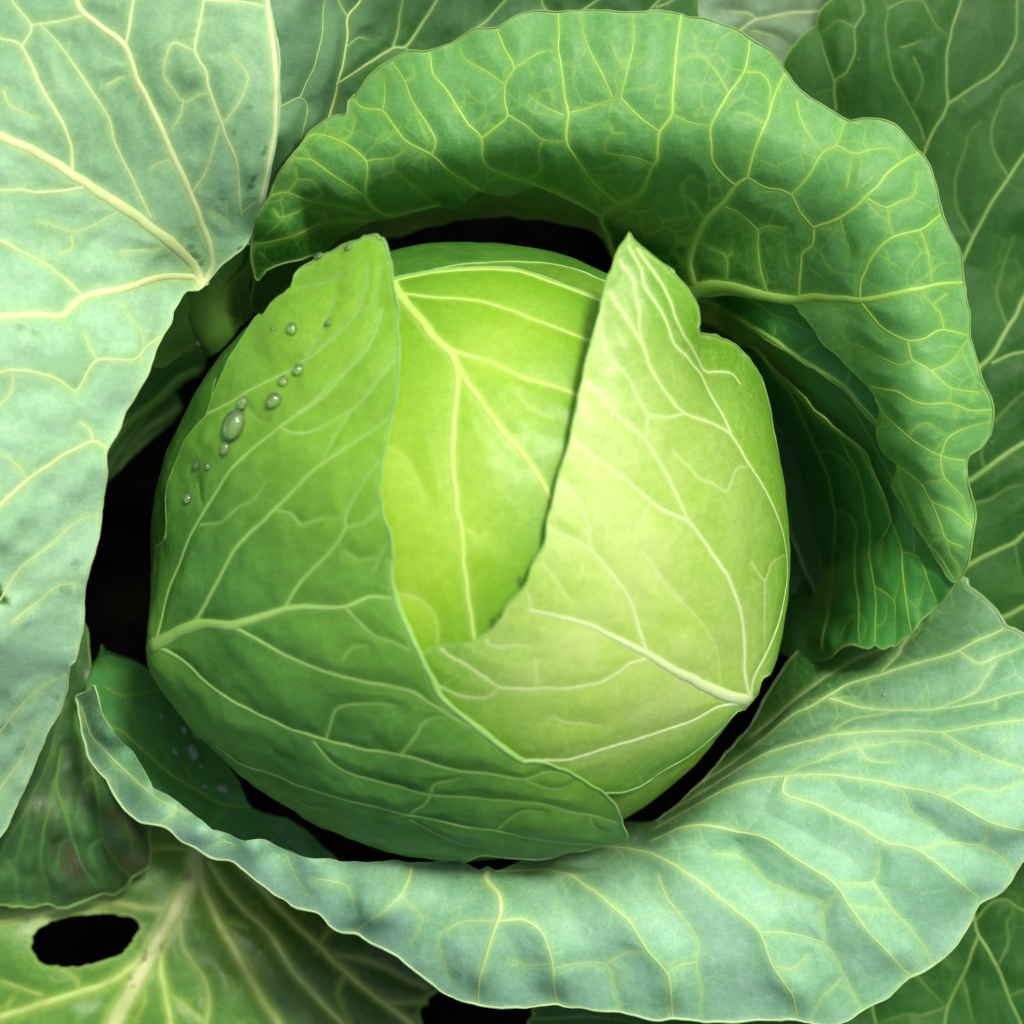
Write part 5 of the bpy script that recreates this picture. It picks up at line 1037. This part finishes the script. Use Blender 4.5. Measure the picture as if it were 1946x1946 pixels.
# ================================================================ dew drops
def water(name, lit_fill, tint):
    """water brightened by a pale diffuse part: mirror-like at grazing angles, otherwise see-through with some bending of what lies beneath"""
    N = NT(name)
    fr = N.n("ShaderNodeFresnel"); fr.inputs['IOR'].default_value = 1.6
    gl = N.n("ShaderNodeBsdfGlossy"); gl.inputs['Roughness'].default_value = 0.06
    rf = N.n("ShaderNodeBsdfRefraction"); rf.inputs['IOR'].default_value = 1.33; rf.inputs['Roughness'].default_value = 0.0
    tp = N.n("ShaderNodeBsdfTransparent"); tp.inputs['Color'].default_value = (0.98, 1.0, 0.96, 1)
    a = N.n("ShaderNodeMixShader"); a.inputs[0].default_value = 0.30
    N.l(tp.outputs[0], a.inputs[1]); N.l(rf.outputs[0], a.inputs[2])
    tl = N.n("ShaderNodeBsdfDiffuse"); tl.inputs['Color'].default_value = (*tint, 1)  # pale diffuse colour stands in for light the drop gathers
    c = N.n("ShaderNodeMixShader"); c.inputs[0].default_value = lit_fill
    N.l(a.outputs[0], c.inputs[1]); N.l(tl.outputs[0], c.inputs[2])
    b = N.n("ShaderNodeMixShader")
    N.l(fr.outputs[0], b.inputs[0]); N.l(c.outputs[0], b.inputs[1]); N.l(gl.outputs[0], b.inputs[2])
    o = N.n("ShaderNodeOutputMaterial"); N.l(b.outputs[0], o.inputs[0])
    return N.m
m_water = water("water", 0.06, (0.8, 0.95, 0.6))
m_water_brightened = water("water_brightened", 0.22, (0.75, 0.95, 0.70))

def drop(key, p, rx, ry, rot, label, group=None, flat=0.95):
    rec = LEAVES[key]
    q = pts(p)[0]
    # nearest surface point seen at this place of the leaf
    uv = rec['surf'].to_uv(np.array([q]))
    P = bil(rec['P'], rec['gx'], rec['gy'], rec['h'], uv)[0]
    N = bil(rec['N'], rec['gx'], rec['gy'], rec['h'], uv)[0]
    if N[2] < 0.15:
        N[2] = 0.15
    N = N / np.linalg.norm(N)
    k = 700 / 1932
    rx *= k * 1.25; ry *= k * 1.2
    nu, nv = 20, 10
    ax = np.array([math.cos(rot), math.sin(rot), 0.0])
    ax = ax - N * (ax @ N); ax /= np.linalg.norm(ax)
    ay = np.cross(N, ax)
    V = []
    for j in range(nv + 1):
        t = math.pi * 0.5 * j / nv
        lat = math.pi * 0.62 * j / nv
        r = math.sin(lat); hh = math.cos(lat) - math.cos(math.pi * 0.62)
        for i in range(nu):
            a = 2 * math.pi * i / nu
            wob = 1 + 0.05 * math.sin(2 * a + rx) + 0.03 * math.sin(3 * a + ry)
            V.append(ax * (math.cos(a) * r * rx * wob) + ay * (math.sin(a) * r * ry * wob) + N * (hh * min(rx, ry) * flat / 1.1 - 0.6))
    V = np.array(V)
    F = []
    for j in range(nv):
        for i in range(nu):
            F.append((j * nu + i, (j + 1) * nu + i, (j + 1) * nu + (i + 1) % nu, j * nu + (i + 1) % nu))
    me = bpy.data.meshes.new("water_drop")
    nb = len(V)
    V = np.vstack([V, V[-nu:].mean(0)[None]])
    F += [(nv * nu + (i + 1) % nu, nv * nu + i, nb, nb) for i in range(0)]
    faces = [tuple(f) for f in F] + [(nv * nu + (i + 1) % nu, nv * nu + i, nb) for i in range(nu)]
    me.from_pydata([tuple(v * S) for v in V], [], faces)
    import bmesh
    bm = bmesh.new(); bm.from_mesh(me)
    bmesh.ops.remove_doubles(bm, verts=bm.verts, dist=1e-7)
    bmesh.ops.recalc_face_normals(bm, faces=bm.faces)
    bm.to_mesh(me); bm.free()
    me.polygons.foreach_set("use_smooth", [True] * len(me.polygons))
    me.materials.append(m_water if key == "HL" else m_water_brightened)
    o = bpy.data.objects.new("water_drop", me)
    scene.collection.objects.link(o)
    o.location = tuple(P * S)
    o["label"] = label; o["category"] = "water drop"
    o["group"] = group or "dew drops on the cabbage leaves"

for d in [
    ("HL", "4:1550,80", 20, 28, 0.3, "dew drop on the left head leaf, topmost of the clear ones, above the vein"),
    ("HL", "4:1570,285", 22, 24, 0.0, "round dew drop sitting just below the diagonal vein of the left head leaf"),
    ("HL", "4:1487,345", 18, 26, 0.3, "narrow tilted dew drop between the vein drop and the big round one"),
    ("HL", "4:1447,450", 29, 33, 0.1, "second largest dew drop on the left head leaf, round and bright"),
    ("HL", "4:1278,460", 21, 30, -0.2, "oval dew drop just above the largest drop on the left head leaf"),
    ("HL", "4:1240,582", 44, 70, -0.2, "largest dew drop, a long pear shape on the left head leaf"),
    ("HL", "4:1195,700", 18, 32, -0.1, "slim dew drop directly below the largest drop"),
    ("HL", "4:1446,76", 9, 8, 0.0, "tiny dew bead left of the topmost clear drop on the head"),
    ("HL", "4:1725,40", 17, 13, 0.4, "flat dew drop between two veins near the top of the left head leaf"),
    ("HL", "4:1030,790", 20, 14, 0.6, "small smeared dew drop near the left edge of the head, below the slim drop"),
    ("HL", "4:1100,795", 12, 14, 0.2, "tiny dew drop beside the smeared one near the head's left edge"),
    ("HL", "4:985,960", 16, 24, 0.2, "faint flat dew drop low on the head's left edge"),
    ("HL", "1:1835,1305", 17, 12, 0.2, "small dew drop on the upper edge of the left head leaf"),
    ("HL", "1:1680,1350", 22, 14, 0.2, "flat dew drop on the outer edge of the left head leaf near its top"),
    ("C", "7:838,325", 12, 15, 0.0, "small dew drop on the dark lower-left leaf, uppermost and farthest left"),
    ("C", "7:958,395", 15, 24, 0.3, "oval dew drop left of the bright wide one on the dark leaf"),
    ("C", "7:1030,412", 31, 28, 0.1, "bright wide dew drop in the middle of the cluster on the dark leaf"),
    ("C", "7:1105,445", 23, 27, 0.0, "sparkling dew drop at the rim of the dark leaf beside the head"),
    ("C", "7:1003,510", 28, 42, 0.35, "biggest dew drop of the cluster on the dark lower-left leaf"),
    ("C", "7:915,508", 11, 22, 0.8, "thin slanted dew drop left of the cluster's biggest drop"),
    ("C", "7:1050,583", 11, 11, 0.0, "tiny round dew bead below the cluster's biggest drop"),
    ("C", "7:1072,690", 15, 10, -0.3, "small flat dew drop left of the lowest wide drop on the dark leaf"),
    ("C", "7:1165,697", 34, 25, 0.1, "wide low dew drop near the dark leaf's rim, below the cluster"),
    ("C", "7:945,300", 12, 28, 0.5, "long thin dew drop at the top of the cluster on the dark leaf"),
    ("C", "7:1430,958", 10, 18, 0.0, "slim dew drop on the dark leaf just above the bottom leaf's rim"),
    ("C", "7:1522,975", 14, 8, 0.4, "flat dew drop right of the slim one above the bottom leaf's rim"),
    ("HO", "8:495,1030", 14, 12, 0.0, "dew bead on the lower edge of the head, over the dark gap"),
    ("HO", "8:425,1022", 9, 9, 0.0, "tiny dew bead left of the one on the head's lower edge"),
    ("HO", "8:325,990", 10, 7, 0.0, "leftmost tiny dew bead on the head's lower edge"),
    ("B", "9:1208,235", 9, 8, 0.0, "tiny white dew bead on the green part of the bottom leaf"),
    ("S4", "6:820,1033", 24, 24, 0.0, "dim dew drop deep in the gap right of the head"),
    ("S1", "1:1035,1800", 14, 24, 0.0, "dark dew drop at the foot of the stalk left of the head"),
]:
    drop(*d)
